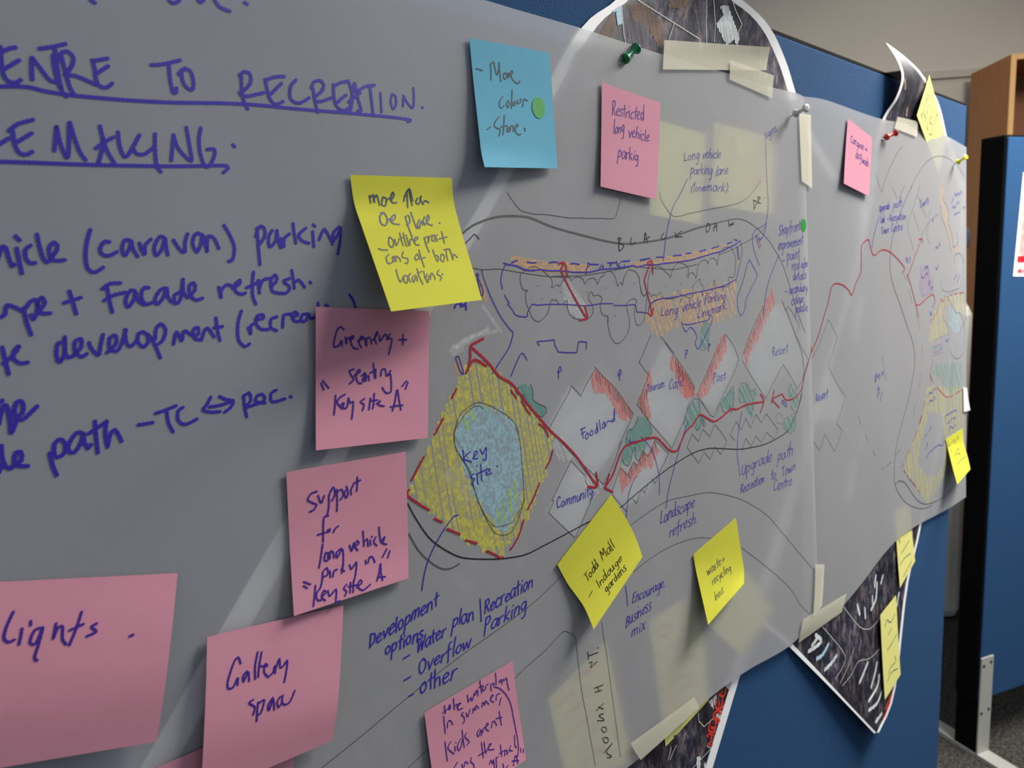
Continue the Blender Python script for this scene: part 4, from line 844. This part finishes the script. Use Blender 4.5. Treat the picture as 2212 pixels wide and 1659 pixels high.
on1('boundary_marking', T(N1, "1000,115 1060,210 1190,380 1250,415 1430,460 1600,465 1850,500 2000,520 2212,520") + T(A21, "600,225 750,225 880,225 910,160 940,50/1275,0 1290,70 1370,190 1430,210 1550,180 1700,150 1950,95 2060,20 2150,-100"), '', PW, 'thin', 0.16)
on1('boundary_marking', T(N1, "455,1320 620,1345 850,1335 1000,1355 1200,1390 1500,1435 1700,1455 2000,1465") + T(A21, "345,725 600,720 800,690 1050,640") + T(M2, "30,715 250,735 450,750 600,745 800,700 930,670/1280,520 1450,450 1620,360 1880,210 2030,50"), '', PW, 'thin', 0.16)
on1('tree_marking', M1, "310,290 380,250 430,240 500,265 600,340 670,410 690,470 685,545 740,510 780,510 795,525 870,410 910,385 950,400 965,440 1010,400 1080,390 1140,430 1160,490 1210,430 1280,405 1320,430 1345,490 1390,390 1430,380 1460,320 1520,305 1570,340 1610,410 1635,520 1670,475 1700,490 1705,515 1730,400 1780,300 1830,290 1900,320 1940,390 1960,500 1980,620 2020,665 2050,640 2070,660", PW, 'thin', 0.16)
on1('tree_marking', T(M1, "310,290 235,350 225,430 250,540 280,580 340,585 310,610 305,700 320,790 360,880 400,980 460,1030 510,1030 580,970 630,900 660,770 685,715 710,735 750,720 785,780 840,780 900,730 910,830 940,920 1000,980 1060,1000 1150,1000 1230,980 1280,900 1280,840 1260,780 1220,710 1220,650 1255,605 1290,660 1350,650 1410,695 1385,790 1400,900 1440,950 1490,955 1500,1010 1490,1072/470,520/535,705 545,705/990,575/810,612/1185,610/1465,545/1875,478/1690,610/1598,950") + T(A21, "825,1070 830,1150 850,1240 890,1300 930,1300 980,1250 1010,1180 1015,1100 990,1000 1000,950 1045,920 1075,940 1060,1000 1060,1090 1085,1150 1130,1120 1150,1050 1160,950 1165,900"), '', PW, 'thin', 0.16)
on1('tree_marking', M2, "0,850 20,1000 60,1150 80,1170 120,1130 170,1130 200,1180 230,1150 290,1175 345,1110 360,1180 420,1215 540,1220 610,1190/150,1130 140,1000 160,850 200,760 280,710 360,720 420,790 480,830 500,880 550,730 620,650 680,650 760,690 790,740 780,880 810,810 850,805 890,840 915,885 940,720 980,630 1050,600 1090,620 1095,670 1130,590 1180,570 1230,610 1250,685 1270,550 1290,480 1370,405 1460,410 1520,500 1540,620 1520,850 1480,880 1440,870 1425,910 1445,970 1420,1020 1350,1030 1240,1040 1210,920 1190,960 1180,1060 1130,1130 1080,1130 1040,1080 1020,1010 990,990 970,910 900,960 860,1030 860,1150 810,1205 740,1180 650,1145 620,1080/430,1022/670,983/750,843/1368,757", PW, 'thin', 0.16)
on1('tree_marking', T(A22, "60,20 40,80 90,90 110,120 150,190 200,240 250,280 290,250 290,200 230,170 180,130 180,60 160,0/1480,340 1510,230 1560,140 1590,125 1620,150 1625,250 1670,340 1655,360 1640,290 1610,395 1580,370/1805,170 1850,110 1905,20 1915,100 1910,200 1895,245 1880,180 1870,240 1820,230 1805,170") + T(M6, "560,230 590,195 620,215 700,90 720,0/860,0 910,100 940,250 900,320 840,330/530,440 540,330 560,230/470,620 480,700 540,775 600,740 640,560 680,480 680,640 720,690 780,640 850,450"), '', PW, 'thin', 0.16)
on1('tree_marking', T(M5, "1010,1500 1000,1380 1040,1240 1150,1260 1200,1370 1270,1330 1290,1400 1240,1460 1240,1600 1200,1700/1110,1540 1030,1540 1010,1500/400,400 430,290 520,280 545,360 515,480 520,600 480,680 415,715 380,660 400,540 400,400/1850,1260 1800,1250 1790,1330 1800,1450 1850,1640 1920,1690 1950,1520 1900,1330") + T(M7, "800,430 830,365 900,400 905,440 960,430 1060,365 1100,430 1080,620 1000,660 930,600 890,530 820,500 800,430/340,260 420,375 470,200"), '', PW, 'pencil', 0.16)
on1('building_marking', [T(M4, "45,1365 130,1210 250,990 340,830 400,685")[0]] + T(M4, "400,685 470,760 550,850/550,850 650,640 770,430 775,390/775,390 900,530 1100,730 1210,880 1290,1000 1385,1130/1385,1130 1350,1220 1250,1440 1150,1659") + T(A22, "320,380 500,580 790,865/790,865 870,700 950,490"), '', PW, 'thin', 0.16)
on1('building_marking', T(M4, "1615,0 1540,180 1478,315/1478,315 1520,360 1570,440 1635,515/1635,515 1570,680 1480,890 1440,985/1440,985 1530,1100 1650,1270 1800,1440 1980,1659/1890,0 2020,180 2212,450 2368,710") + T(M5, "130,1060 300,1330/300,1330 240,1480 170,1659") + T(A22, "1500,280 1380,550 1370,540") + T(A21, "1200,1235 1150,1350 1100,1470/1285,1245 1400,1390"), '', PW, 'thin', 0.16)
on1('building_marking', T(M5, "335,1420 450,1150 600,820 720,570 785,455/785,455 830,510 920,640 1000,850/1000,850 940,1040 800,1330 640,1659/335,1420 490,1659") + T(A22, "1640,150 1735,280 1800,160"), '', PW, 'thin', 0.16)
on1('building_marking', T(M5, "1050,830 1150,540 1280,230 1400,0/1050,850 1150,1040 1300,1280 1410,1445 1430,1480/1430,1480 1560,1220 1710,935/1710,935 1850,1170 1935,1330/1935,1330 2030,1130 2110,860/2110,860 2000,650 1900,460/1900,460 1965,315/1965,315 1850,100 1780,10/1780,10 1755,80 1730,30"), '', PW, 'thin', 0.16)
on1('building_marking', A22, "510,660 345,1000/345,1000 360,1010/360,1010 315,1110/315,1110 540,1325/510,660 640,800/640,800 640,850 710,940/710,940 550,1320", PW, 'thin', 0.16)
on1('building_marking', M6, "445,810 500,870 555,935/555,935 655,710/655,710 710,775/710,775 800,540/800,540 880,635/880,635 995,370/995,370 1210,590/1210,590 1060,900/445,810 320,1160/300,1230 540,1510/1035,980 995,1060/995,1060 935,975/880,1080 830,1215/830,1215 790,1160/770,1190 695,1385/695,1385 635,1300", PW, 'thin', 0.16)
on1('building_marking', [[p for p in T(M6, "1585,275 1505,490 1690,740 1775,560 1870,680 1950,480 2045,600 2140,390 2060,260 1945,120 1865,320 1760,200 1685,395 1585,275")[0]]], '', PW, 'thin', 0.16, False)
on1('building_marking', [[p for p in T(M7, "190,775 120,680 210,485 285,615 350,435 420,580 505,380 585,505 655,365 835,610 770,750 660,645 580,795 500,700 430,860 350,735 295,920")[0]]], '', PW, 'thin', 0.16, False)
# black hatching along the shop fronts
for p in (T(M4, "775,390 900,530 880,700 790,600"), T(M4, "880,520 1200,870 1150,1000 1000,800"), T(M4, "1180,860 1385,1130 1330,1220 1200,1060"), T(M4, "1520,820 1600,700 1610,840 1560,950 1590,1180 1500,1060 1450,980"), T(M4, "1990,170 2212,480 2212,620 2080,480"), T(M5, "10,880 300,1330 250,1400 100,1150 0,1050"),
          T(M5, "440,1180 780,470 810,560 640,850 470,1290"), T(M5, "1060,820 1390,20 1480,40 1250,500 1130,760"), T(M6, "480,850 555,935 655,710 710,775 800,540 880,635 995,380 1050,500 900,650 720,830 560,1030")):
    on1('hatch_marking', hatch(p[0], 10, 4.0, (), 2), '', 0.4, 'thin', 0.18, False)
on1('boundary_marking', [T(A22, "1020,1220 1200,1090 1350,1005 1500,970 1700,935 1900,970 2050,1030 2211,1140")[0] + T(A32, "130,1290 280,1470 400,1610")[0], T(A22, "1050,1620 1200,1500 1350,1410 1500,1350 1620,1325 1720,1330")[0], T(A22, "1980,1410 2100,1500 2211,1590")[0] + T(A33, "80,0 200,120 280,250 360,330")[0]], '', PW, 'thin', 0.16)
on1('boundary_marking', [T(A13, "565,1659 900,1390 1320,1040 1700,740 2211,375")[0] + T(A23, "220,200 430,0 600,-130")[0], T(A13, "1310,1659 1490,1490")[0]] + T(A23, "20,885 140,770 290,640 430,490 490,490 545,530 560,640 600,980 650,1250 720,1640/775,395 790,520 820,700 860,1000 900,1290 935,1560"), '', PW, 'thin', 0.16)
on1('pool_marking', [T(A12, "2130,1305 2060,1280 1980,1150 1900,960 1850,760 1780,640 1720,540 1720,400 1790,280 1870,200 1930,190 1960,215")[0], T(A12, "1930,155 1860,180 1760,270 1710,430 1730,560 1830,740 1880,900 1960,1100 2050,1220 2120,1225 2211,1190")[0] + T(A22, "40,1130 95,1040 105,980 85,700 60,450 0,310")[0] + T(A12, "2050,200 1930,155")[0], T(A12, "2130,1305 2211,1270")[0] + T(A22, "70,1120 105,980")[0]], '', PW, 'thin', 0.16)

# --- blue pen
LW = 0.75
on1('parking_marking', T(M1, "0,195 80,215 170,230 300,285 400,295 520,285 650,300 800,300 1000,320 1150,320 1250,315 1400,280 1550,270 1750,245 1860,225 1920,245 2050,215 2200,215") + T(M2, "130,675 250,680 400,655 560,640 700,620 850,595 1000,550 1200,490 1310,465 1420,410 1540,350 1615,290") + T(N1, "945,1240 1000,1260 1010,1262"), '', 0.95, 'ink')
on1('parking_marking', T(M2, "1615,290 1640,400 1640,500 1610,650 1550,920 1545,960"), '', 0.5, 'ink')
on1('dash_marking', T(M1, "105,180 185,150/330,175 400,185 455,180/645,185 700,172 765,180/945,200 1010,195 1080,210/1230,208 1355,208/1495,185 1620,180/1690,165 1810,155/1965,150 2100,120") + T(M2, "20,600 175,575/280,555 400,555/545,535 675,520/750,500 830,490/970,465 1065,435/1160,415 1275,380/1410,340 1480,315/1520,270 1565,290"), '', 0.95, 'ink', 0.24)
on1('lettering', M1, "1215,180 1190,260 1180,345/1200,190 1235,200 1220,240 1190,255/1400,210 1380,270 1420,270 1420,215 1435,270/1530,200 1530,250/1530,215 1555,205/1620,160 1635,230/1670,190 1630,215 1675,240/1735,210 1738,240", 0.7, 'ink')
on1('parking_marking', T(N1, "985,1260 940,1330 905,1450 900,1540 925,1655") + T(M1, "0,650 30,710 75,780/40,780 110,860 170,945 320,965 330,910 370,830 400,785 480,795 650,785 800,785 950,790 1150,805 1300,790 1400,775 1570,775/1580,800 1750,800 1870,790 1905,820 1915,890 1990,900 2075,910 2085,840 2130,760 2200,730"), '', 0.65, 'ink')
on1('parking_marking', M2, "150,1380 200,1290 300,1230 500,1200 650,1175 850,1130 1050,1090 1250,1040 1400,990 1540,910/670,1215 670,1265/1013,1125 1015,1165/1335,1045 1338,1080", 0.85, 'ink')
on1('parking_marking', [T(N1, "595,1350 615,1450 650,1560 690,1659")[0] + T(A11, "2030,910 2110,1070 2190,1180 2219,1220 2190,1330 2150,1400 2090,1490 2040,1570")[0]] + T(A21, "130,1450 85,1390 40,1470 -10,1590"), '', 0.7, 'ink')
on1('crossing_marking', A21, "235,1325 215,1290 280,1285 365,1275 370,1320 400,1380 470,1385 560,1385 575,1290 600,1290 645,1295 640,1355", 0.75, 'ink', 0.22, False)
on1('sign_marking', T(A11, "1905,710 1960,850 1945,890 1910,740/1895,720 1912,700 1925,725/1750,1420 1725,1430 1765,1550 1790,1560 1750,1420"), '', 0.66, 'inkn')
on1('sign_marking', M2, "1860,210 1880,200 1935,380 1915,415 1860,210/1575,390 1560,410 1580,590 1597,585 1575,390", 0.6, 'inkn', 0.22, False)
on1('lettering', A21, "400,1610 405,1540/395,1550 415,1505 425,1540 395,1560/930,1625 925,1560/915,1575 935,1530 940,1570 915,1585/1500,1435 1500,1380/1495,1365 1515,1365 1510,1395 1495,1400/1695,1375 1700,1320/1695,1310 1712,1315 1695,1345", 0.7, 'ink')
on1('island_marking', M2, "1760,595 1720,680 1670,900 1600,1100 1570,1200 1575,1350 1625,1485 1690,1370 1710,1220 1790,1050 1880,860 1850,760 1760,595/2030,0 1990,50 1880,110 1830,160 1810,230 1820,380 1870,560 1925,690/2030,0 2010,110 1970,230 1910,280 1905,250/1920,240 1925,270", 0.6, 'ink')
on1('island_marking', M5, "95,245 100,290 200,300 350,270 520,225 525,180 545,150 575,180 570,260 520,370 430,560 370,670 340,680 305,590 335,510 310,430 270,370 230,345 200,370 175,410 140,400 100,310", 0.65, 'ink')
on1('leader_marking', [T(A20, "1515,1545 1450,1680")[0] + T(A21, "1390,130 1350,280 1325,420 1310,560 1305,590")[0], [(1654, 308), (1655, 360), (1659, 440), (1655, 480), (1650, 505), (1644, 517), (1640, 518)]] + T(M3, "275,695 215,840 140,1040 95,1220 70,1400 60,1550"), '', 0.6, 'ink', 0.24)
on1('leader_marking', T(A22, "1070,790 1010,940 985,1160/1115,455 1190,540 1240,660 1270,800 1272,955/1520,320 1470,470 1400,720 1350,920 1330,1070/1985,235 1955,400 1945,600 1970,790"), '', 0.6, 'ink', 0.24)
on1('leader_marking', [T(A12, "1745,1130 1700,1150 1620,1260 1540,1400 1480,1540 1450,1659 1432,1780")[0]], '', 0.8, 'ink', 0.24)
on1('sign_marking', T(A22, "1015,475 1020,525/1015,500 1070,490 1072,515") + T(M5, "1690,1500 1720,1530 1770,1570 1765,1615 1690,1550 1690,1500"), '', 0.65, 'ink', 0.26, False)

SW = 0.55
on1('lettering', A21, "920,390 920,450 925,510/915,400 940,400 925,440 960,455 960,480 925,510/1030,395 1025,450 1070,435/1140,440 1150,350 1170,440/1145,410 1190,385/1310,355 1290,385 1295,410 1335,385/1410,345 1415,395/1465,335 1415,380 1470,385/1695,270 1675,310 1685,345 1705,320 1705,275 1685,272/1740,335 1760,265 1770,335/1740,310 1775,285/1870,245 1875,300/1915,260 1880,285 1915,275/2085,60 2090,150/2085,70 2110,85 2095,140/2125,40 2120,100/2120,50 2140,40 2140,60 2120,80 2150,100/2180,45 2183,48", 0.75, 'dark')
on1('lettering', A12, "1785,570 1800,680/1850,580 1795,640 1860,670/1870,640 1910,590 1890,580 1880,640 1915,640/1935,560 1960,600 1985,545 1985,650 1960,645/1885,770 1850,800 1885,820 1860,860/1905,770 1915,860/1905,705 1908,710/1940,690 1950,835/1915,770 1980,740/1985,770 2020,740 1995,730 1990,780 2035,765/2080,705 2085,710", 0.8, 'ink')
on1('lettering', A23, "790,1530 865,1445 815,1520 860,1560 820,1570/780,1400 800,1440 830,1430 825,1400 790,1395/770,1320 790,1350 815,1335 805,1305 775,1310/735,1250 795,1245 750,1205 790,1190/725,1165 790,1100/745,1130 790,1150/715,1005 775,985/710,970 785,940/740,960 750,995/665,750 690,745 680,790 720,750 735,740/655,655 660,720/660,690 745,660/740,620 745,622", 0.75, 'dark')
def w1(w, *ws):
    st = []
    for q in ws: st += say(*q)
    on1('lettering', st, '', w, 'ink')
def w2(w, *ws):
    st = []
    for q in ws: st += say(*q)
    on2('lettering', st, '', w, 'ink')
w1(0.6, ('signs.', 1651, 303, 1681, 281, -1.5, -11))
w1(0.6, ('Long', 1477.4, 349.5, 1511, 343, 0, -11.5), ('vehicle', 1517.4, 342, 1557, 342, 0.5, -11.5))
w1(0.6, ('parking', 1491, 376, 1539, 377, 0.5, -12), ('lane', 1545, 379, 1573, 375, 1, -12))
w1(0.6, ('(linemark).', 1491, 413, 1575, 413, 0.8, -11))
w1(0.62, ('Long', 1427.5, 684, 1465, 678, 0, -12), ('vehicle', 1474, 672.5, 1514, 662.5, 0, -11.5), ('Parking.', 1521.5, 656.5, 1570, 645, 0, -11))
w1(0.62, ('Linemark.', 1506.8, 688, 1571, 667, 0, -11))
w1(0.7, ('Shopfront', 1682, 509, 1730, 496.5, -0.5, -13))
w1(0.7, ('improvement', 1680.5, 540, 1736, 527, -0.5, -12.5))
w1(0.7, ('-', 1690, 565.5, 1695.5, 564.5, 0, -4), ('paint', 1700, 564, 1728, 556.5, -0.5, -13))
w1(0.7, ('red', 1710, 585.5, 1727, 579.5, -0.5, -12), ('oche', 1730.5, 580, 1745.5, 575, -0.5, -10))
w1(0.7, ('details', 1713, 605, 1742, 602.5, -0.5, -11.5))
w1(0.7, ('-', 1695, 632.5, 1701, 631.5, 0, -4), ('secondary', 1704, 635.5, 1744, 627.5, -0.5, -11))
w1(0.7, ('colour', 1709.5, 659, 1737, 653, -0.5, -11))
w1(0.7, ('palate', 1718, 676, 1745, 671, -0.5, -11.5))
w1(0.6, ('Tourism.', 1396, 848, 1437, 835, 0, -10.5))
w1(0.6, ('Cafe.', 1444, 841.5, 1478, 832, 0.5, -12))
w1(0.6, ('Post.', 1540.7, 826, 1570, 817, 0, -11))
w1(0.6, ('Resort.', 1668, 769, 1704, 760, 0, -11))
w1(0.75, ('Community.', 1202, 1098, 1284, 1069, 0, -13))
w1(0.75, ('Landscape', 1426, 1132, 1501, 1092, 0, -15.5))
w1(0.75, ('refresh.', 1445, 1161, 1506, 1127, 0, -15))
w1(0.75, ('Upgrade', 1602, 1026, 1668, 993, 0, -14.5), ('path', 1679.5, 995.5, 1713, 983, 0, -15))
w1(0.75, ('Recreation', 1599.5, 1066.5, 1651, 1041, 0, -12), ('to', 1664, 1038.5, 1676, 1033, 0, -12), ('Town', 1688, 1030.5, 1718.5, 1014.5, -0.5, -12))
w1(0.75, ('Centre.', 1671, 1062, 1713, 1045, 0, -12.5))
w1(0.75, ('Encourage.', 1365, 1304, 1437, 1266, 0, -14), )
on1('leader_marking', A23, "980,85 990,170 998,260", 0.7, 'ink')
w1(0.75, ('Business', 1351, 1355, 1407, 1315, 0, -15))
w1(0.75, ('mix', 1363, 1376, 1394, 1358, 0, -15))
w1(1.0, ('Development', 797, 1401, 947, 1305, 0, -18.5))
w1(1.0, ('options', 831, 1415, 915, 1378, 0, -17.5))
w1(1.0, ('-', 869, 1425, 887, 1414, 0, -2), ('Water', 899, 1411, 963, 1373, 0, -17.5), ('plan', 976, 1356, 1025, 1336, 0, -18))
w1(1.0, ('Recreation', 1046, 1327, 1152, 1266, 0, -18))
on1('lettering', A13, "1935,200 1945,390", 1.0, 'ink')
w1(1.0, ('-', 870, 1472, 889, 1461, 0, -2), ('Overflow', 904, 1456, 1019, 1396, 0, -18), ('Parking', 1045, 1367, 1139, 1316, 0, -18))
w1(1.05, ('-', 882, 1505, 894, 1499, 0, -2), ('other', 906, 1500, 986, 1463, 0, -19))
on1('lettering', M4, "560,1370 580,1450 590,1525/545,1385 620,1350/550,1455 620,1415/640,1440 620,1510 650,1530 670,1470 640,1430/715,1400 690,1460 730,1475 740,1410 710,1395/800,1360 775,1430 810,1430 800,1280 825,1420/840,1230 865,1390/910,1270 890,1350 930,1350 920,1260 940,1340/945,1330 970,1260 1000,1250 1040,1245/1075,1200 1045,1250 1070,1250 1080,1050 1090,1250", 0.75, 'ink')

# --- red marker
on1('dash_marking', T(A12, "1730,40 1690,120/1615,295 1545,430/1450,625 1420,680 1345,825/1320,910 1310,960 1400,1030 1495,1085/1540,1160 1605,1190/1650,1250 1760,1295/1810,1345 1905,1375/1990,1440 2060,1470 2110,1500 2130,1490") + T(A22, "-16,1420 0,1410 60,1300 100,1170/135,1080 190,970 235,855/290,725 330,650 350,570/80,145 120,210 155,260/230,340 280,380 315,450/-10,50 35,120"), '', 1.35, 'red', 0.28)
on1('arrow_marking', M1, "850,200 815,290 830,330 900,480 1000,670 1100,850 1185,985/785,195 870,195 905,360/1160,810 1195,940 1190,990 1090,1015", 1.5, 'red', 0.28)
on1('arrow_marking', M1, "2110,190 2060,320 2025,430 2040,520 2080,680 2110,800 2130,940/2070,185 2130,160 2145,340/2075,910 2125,950 2155,840", 1.3, 'red', 0.28)
on1('arrow_marking', [T(A11, "1860,1340 2000,1470 2100,1590 2211,1659")[0] + T(A22, "100,130 200,250 330,400 450,510 560,630 650,760 735,880")[0]] + T(A11, "1960,1265 1905,1295 1855,1330 1850,1430 1840,1490/1815,1560 1860,1470 1900,1450 1985,1500") + T(A22, "725,760 735,880 655,885"), '', 1.75, 'red', 0.28)
on1('arrow_marking', A22, "870,930 800,895/800,895 870,780 905,680 940,590 985,530 1080,495 1230,460 1300,510 1360,570 1420,575 1450,520 1500,410 1560,350 1620,265 1680,290 1740,320 1800,290 1890,215 1940,215 2030,175 2170,150/840,780 800,895/2145,85 2175,145 2145,240", 1.6, 'red', 0.28)
on1('arrow_marking', [T(M5, "2185,640 2150,740 2110,900 2050,1100 2020,1250 1980,1370 1900,1460 1830,1495 1750,1500 1710,1440 1690,1410 1640,1430 1540,1480")[0]] + T(M7, "775,10 735,210/740,160 850,275"), '', 1.25, 'red', 0.28)

# --- right-hand tracing sheet
on2('arrow_marking', T(A31, "368,1395 430,1250 490,1050 520,950 545,830 580,790 640,800 690,840 725,885 760,780 800,700 805,550 810,460 865,410 885,480 915,545 980,500 1050,515 1130,590 1180,660 1155,695/1205,735 1260,580 1325,405/1300,410 1330,400 1335,440/1200,710 1240,830 1275,970 1300,1080/1275,970 1310,970 1415,885 1440,940 1420,1000"), '', 1.5, 'red', 0.28)
on2('road_marking', [T(R1, "875,0 760,240 620,580 520,860 440,1200 405,1640 430,1900 500,2160")[0] + T(A31, "1140,970 1200,1150 1250,1300 1268,1440 1250,1600 1215,1780 1180,1910")[0] + T(A32, "1120,480 1095,640 1090,800 1100,880 1140,960 1200,1030 1290,1070 1360,1070 1420,1045")[0]], '', 1.0, 'thin', 0.16)
on2('road_marking', A32, "1100,860 1140,835 1190,860 1250,950 1300,1010 1360,1035 1440,1015 1520,970 1580,900 1620,830", 1.5, 'grey', 0.16)
on2('boundary_marking', T(A30, "1220,1659 1260,1560 1350,1420 1430,1360 1510,1350 1590,1390 1650,1450 1695,1530/985,1659 1020,1530 1100,1350 1160,1260/930,1510 980,1659"), '', 1.0, 'pencil', 0.16)
on2('boundary_marking', T(R1, "1030,0 970,200 880,500 780,780 800,1000 910,1380/980,210 1060,400 1160,660/890,570 1020,970/1400,600 1200,800 1060,1050/710,0 590,280/460,30 560,300/1240,540 1180,1000 1240,1240") + T(R2, "1480,330 1480,480 1560,560 1680,550 1850,480/690,180 750,330/790,500 870,800/940,1000 1000,1200 1020,1370") + T(R3, "1070,30 1070,280/1045,570 1010,930/955,1180 880,1540/250,230 280,500 330,740") + T(RQ, "310,430 350,570/420,720 460,830/540,980 580,1070/980,960 900,1060/840,1160 760,1230/720,1255 680,1280"), '', 1.0, 'pencil', 0.16)
on2('building_marking', T(A31, "520,1100 600,1250/600,1250 520,1500/520,1100 440,1320 420,1360 370,1450") + T(A32, "600,0 670,110/670,110 595,340/595,340 640,400/640,400 575,580/575,580 490,430/490,430 445,575/445,575 390,490/520,-150 600,0"), '', 0.9, 'pencil', 0.16)
on2('pencil_marking', hatch(T(R2, "1600,660 1980,600 2000,1020 1700,1000 1560,1180 1640,1400 1500,1450 1240,1659 1210,1500 1280,1100 1480,720")[0], 5, 5, [T(R2, "1600,820 1700,830 1800,1000 1900,1150 1900,1450 1700,1400 1560,1180 1540,900")[0]], 2), '', 3.6, 'yelp', 0.10, False)
on2('pencil_marking', hatch(T(A32, "1370,20 1690,20 1690,380 1540,480 1540,750 1380,1040 1180,740 1190,640 1310,350")[0], 5, 5, [T(A32, "1390,240 1500,250 1530,500 1520,700 1450,800 1380,800 1300,700 1300,560")[0]], 2), '', 3.6, 'yelp', 0.10, False)
on2('pencil_marking', hatch(T(R2, "1620,880 1700,860 1800,1000 1900,1150 1850,1400 1750,1420 1640,1250")[0], 15, 4, (), 2), '', 3.0, 'bluep', 0.10, False)
on2('pencil_marking', hatch(T(R2, "1060,0 1200,0 1230,200 1300,330 1290,560 1090,650 1030,500 1040,250")[0], 5, 3.6, (), 2), '', 2.6, 'purp', 0.10, False)
on2('pencil_marking', hatch(T(R1, "1440,20 1550,20 1510,300 1620,600 1600,780 1700,1150 1650,1300 1580,900 1490,700 1440,400")[0], 12, 3.4, (), 2) + hatch(T(R1, "1720,1290 1840,1210 1850,1400 1760,1430")[0], 5, 3), '', 2.6, 'orgp', 0.10, False)
on2('pencil_marking', hatch(T(R3, "1330,420 1900,400 1900,900 1640,1020 1420,700 1300,600")[0], 12, 5, (), 2), '', 3.4, 'grnp', 0.11, False)
on2('pool_marking', T(R3, "1310,40 1490,-10 1500,90 1320,180 1310,40/1295,235 1530,150") + T(R2, "1300,1585 1510,1480"), '', 1.6, 'purp', 0.2, False)
on2('pencil_marking', hatch(T(R3, "1310,40 1490,-10 1500,90 1320,180")[0], 5, 3, (), 1), '', 2.6, 'grnp', 0.14, False)
on2('dash_marking', T(R2, "1940,570 1840,595/1800,590 1740,610/1700,610 1660,630/1620,650 1590,670/1555,640 1510,770 1480,710 1420,860/1400,930 1380,1010/1360,1000 1300,1140/1280,1100 1250,1200") + T(R3, "1240,620 1300,790/1375,880 1470,990 1560,1080/1565,1090 1640,1085 1730,1050/1760,1030 1910,930/1130,1180 1085,1370/1070,1470 1030,1640") + T(RQ, "1315,420 1280,560/1260,645 1175,840/1135,950 1060,1110/1025,1190 1005,1250/1035,1300 1060,1340/1085,1370 1105,1410/1120,1430 1230,1560/1265,1600 1280,1650/1740,1180 1720,1270/1700,1320 1690,1370/1655,1470 1640,1500/1610,1580 1590,1630"), '', 1.3, 'red', 0.26)
on2('pool_marking', T(R2, "1600,680 1690,830 1750,960 1800,1000 1870,1010 1920,1130 1960,1350 1950,1659/1580,720 1530,900 1520,1100 1590,1260 1620,1450/2010,1080 1940,1220 1850,1440") + T(R3, "1650,100 1700,230 1770,290 1850,280 1920,180 1950,0/1690,350 1700,600 1680,800/1300,300 1250,620 1240,880") + T(R1, "1450,410 1480,640 1560,870 1620,1050 1660,1300 1680,1400/1510,200 1520,320 1580,420 1630,620 1610,780 1690,1000 1720,1280 1820,1190 1790,1000/1740,1620 1760,1460 1850,1420 1900,1480 1945,1600"), '', 1.2, 'pencil', 0.2)
on2('pool_marking', R2, "1050,0 1040,250 1020,420 1040,560 1090,650 1200,600 1290,560 1305,400 1290,310 1240,200 1220,0", 1.2, 'purp', 0.22)
w2(0.95, ('Upgrade', 1899.5, 457, 1922, 450, 0, -9), ('path', 1929, 450, 1949, 444.5, 0, -10))
w2(0.95, ('Link', 1902, 482, 1911, 480, 0, -9), ('-', 1916, 474, 1919, 474, 0, -3), ('Recreation', 1921, 478, 1957, 473.5, 0, -9))
w2(0.95, ('Town', 1902.5, 506.5, 1920, 502, 0, -9), ('Centre.', 1925, 502, 1951, 495.5, 0, -9.5))
w2(0.95, ('Courts', 1987, 450, 2006, 439, 0, -9))
w2(0.9, ('Resort', 1762, 869, 1788, 857, 0, -10))
on2('lettering', R1, "1760,230 1760,170 1800,220 1820,150 1850,200 1890,120 1900,190/1690,380 1720,250/1700,500 1720,440 1760,470 1790,400 1830,340 1840,400/1740,620 1790,590 1850,560/1870,470 1870,500/1930,430 1940,480 1970,440", 1.3, 'ink')
on2('leader_marking', R1, "185,650 110,900 60,1100 30,1300", 1.0, 'ink')
on2('lettering', R1, "1355,1330 1370,1270 1400,1310 1440,1200 1440,1250/740,1590 750,1490 770,1610 790,1550 820,1500 825,1610/1290,690 1305,770", 1.1, 'ink')
on2('lettering', R2, "1115,100 1160,30 1180,80 1195,10/1070,240 1100,280 1140,210 1180,170 1190,220/1215,330 1215,420 1250,350/1250,500 1280,450 1280,520", 1.4, 'inkn')
on2('lettering', R2, "1360,50 1380,100 1410,0/1740,310 1800,190/1800,380 1860,200/1235,970 1260,1050 1280,980/1575,1540 1590,1600 1630,1520", 1.4, 'ink')
on2('lettering', R3, "95,640 110,790 130,600 150,700 190,610 190,740/225,650 250,560 265,650/160,860 150,1120/150,920 190,920 180,1040/250,980 200,1190", 1.0, 'ink')
on2('lettering', R3, "1190,1080 1230,1010 1280,1000 1340,900 1345,970/1210,1250 1240,1160 1290,1170 1330,1090 1350,1140/1545,1550 1570,1480 1640,1440 1700,1400 1770,1360 1775,1420", 1.4, 'ink')
on2('lettering', RQ, "1720,560 1760,520 1800,480 1860,450/1760,690 1770,600 1820,620 1870,560/1365,790 1400,710/1440,680 1475,600/1400,860 1410,900 1380,950/1390,1110 1420,1040 1480,980 1550,920 1600,890 1650,900 1670,800", 1.3, 'ink')
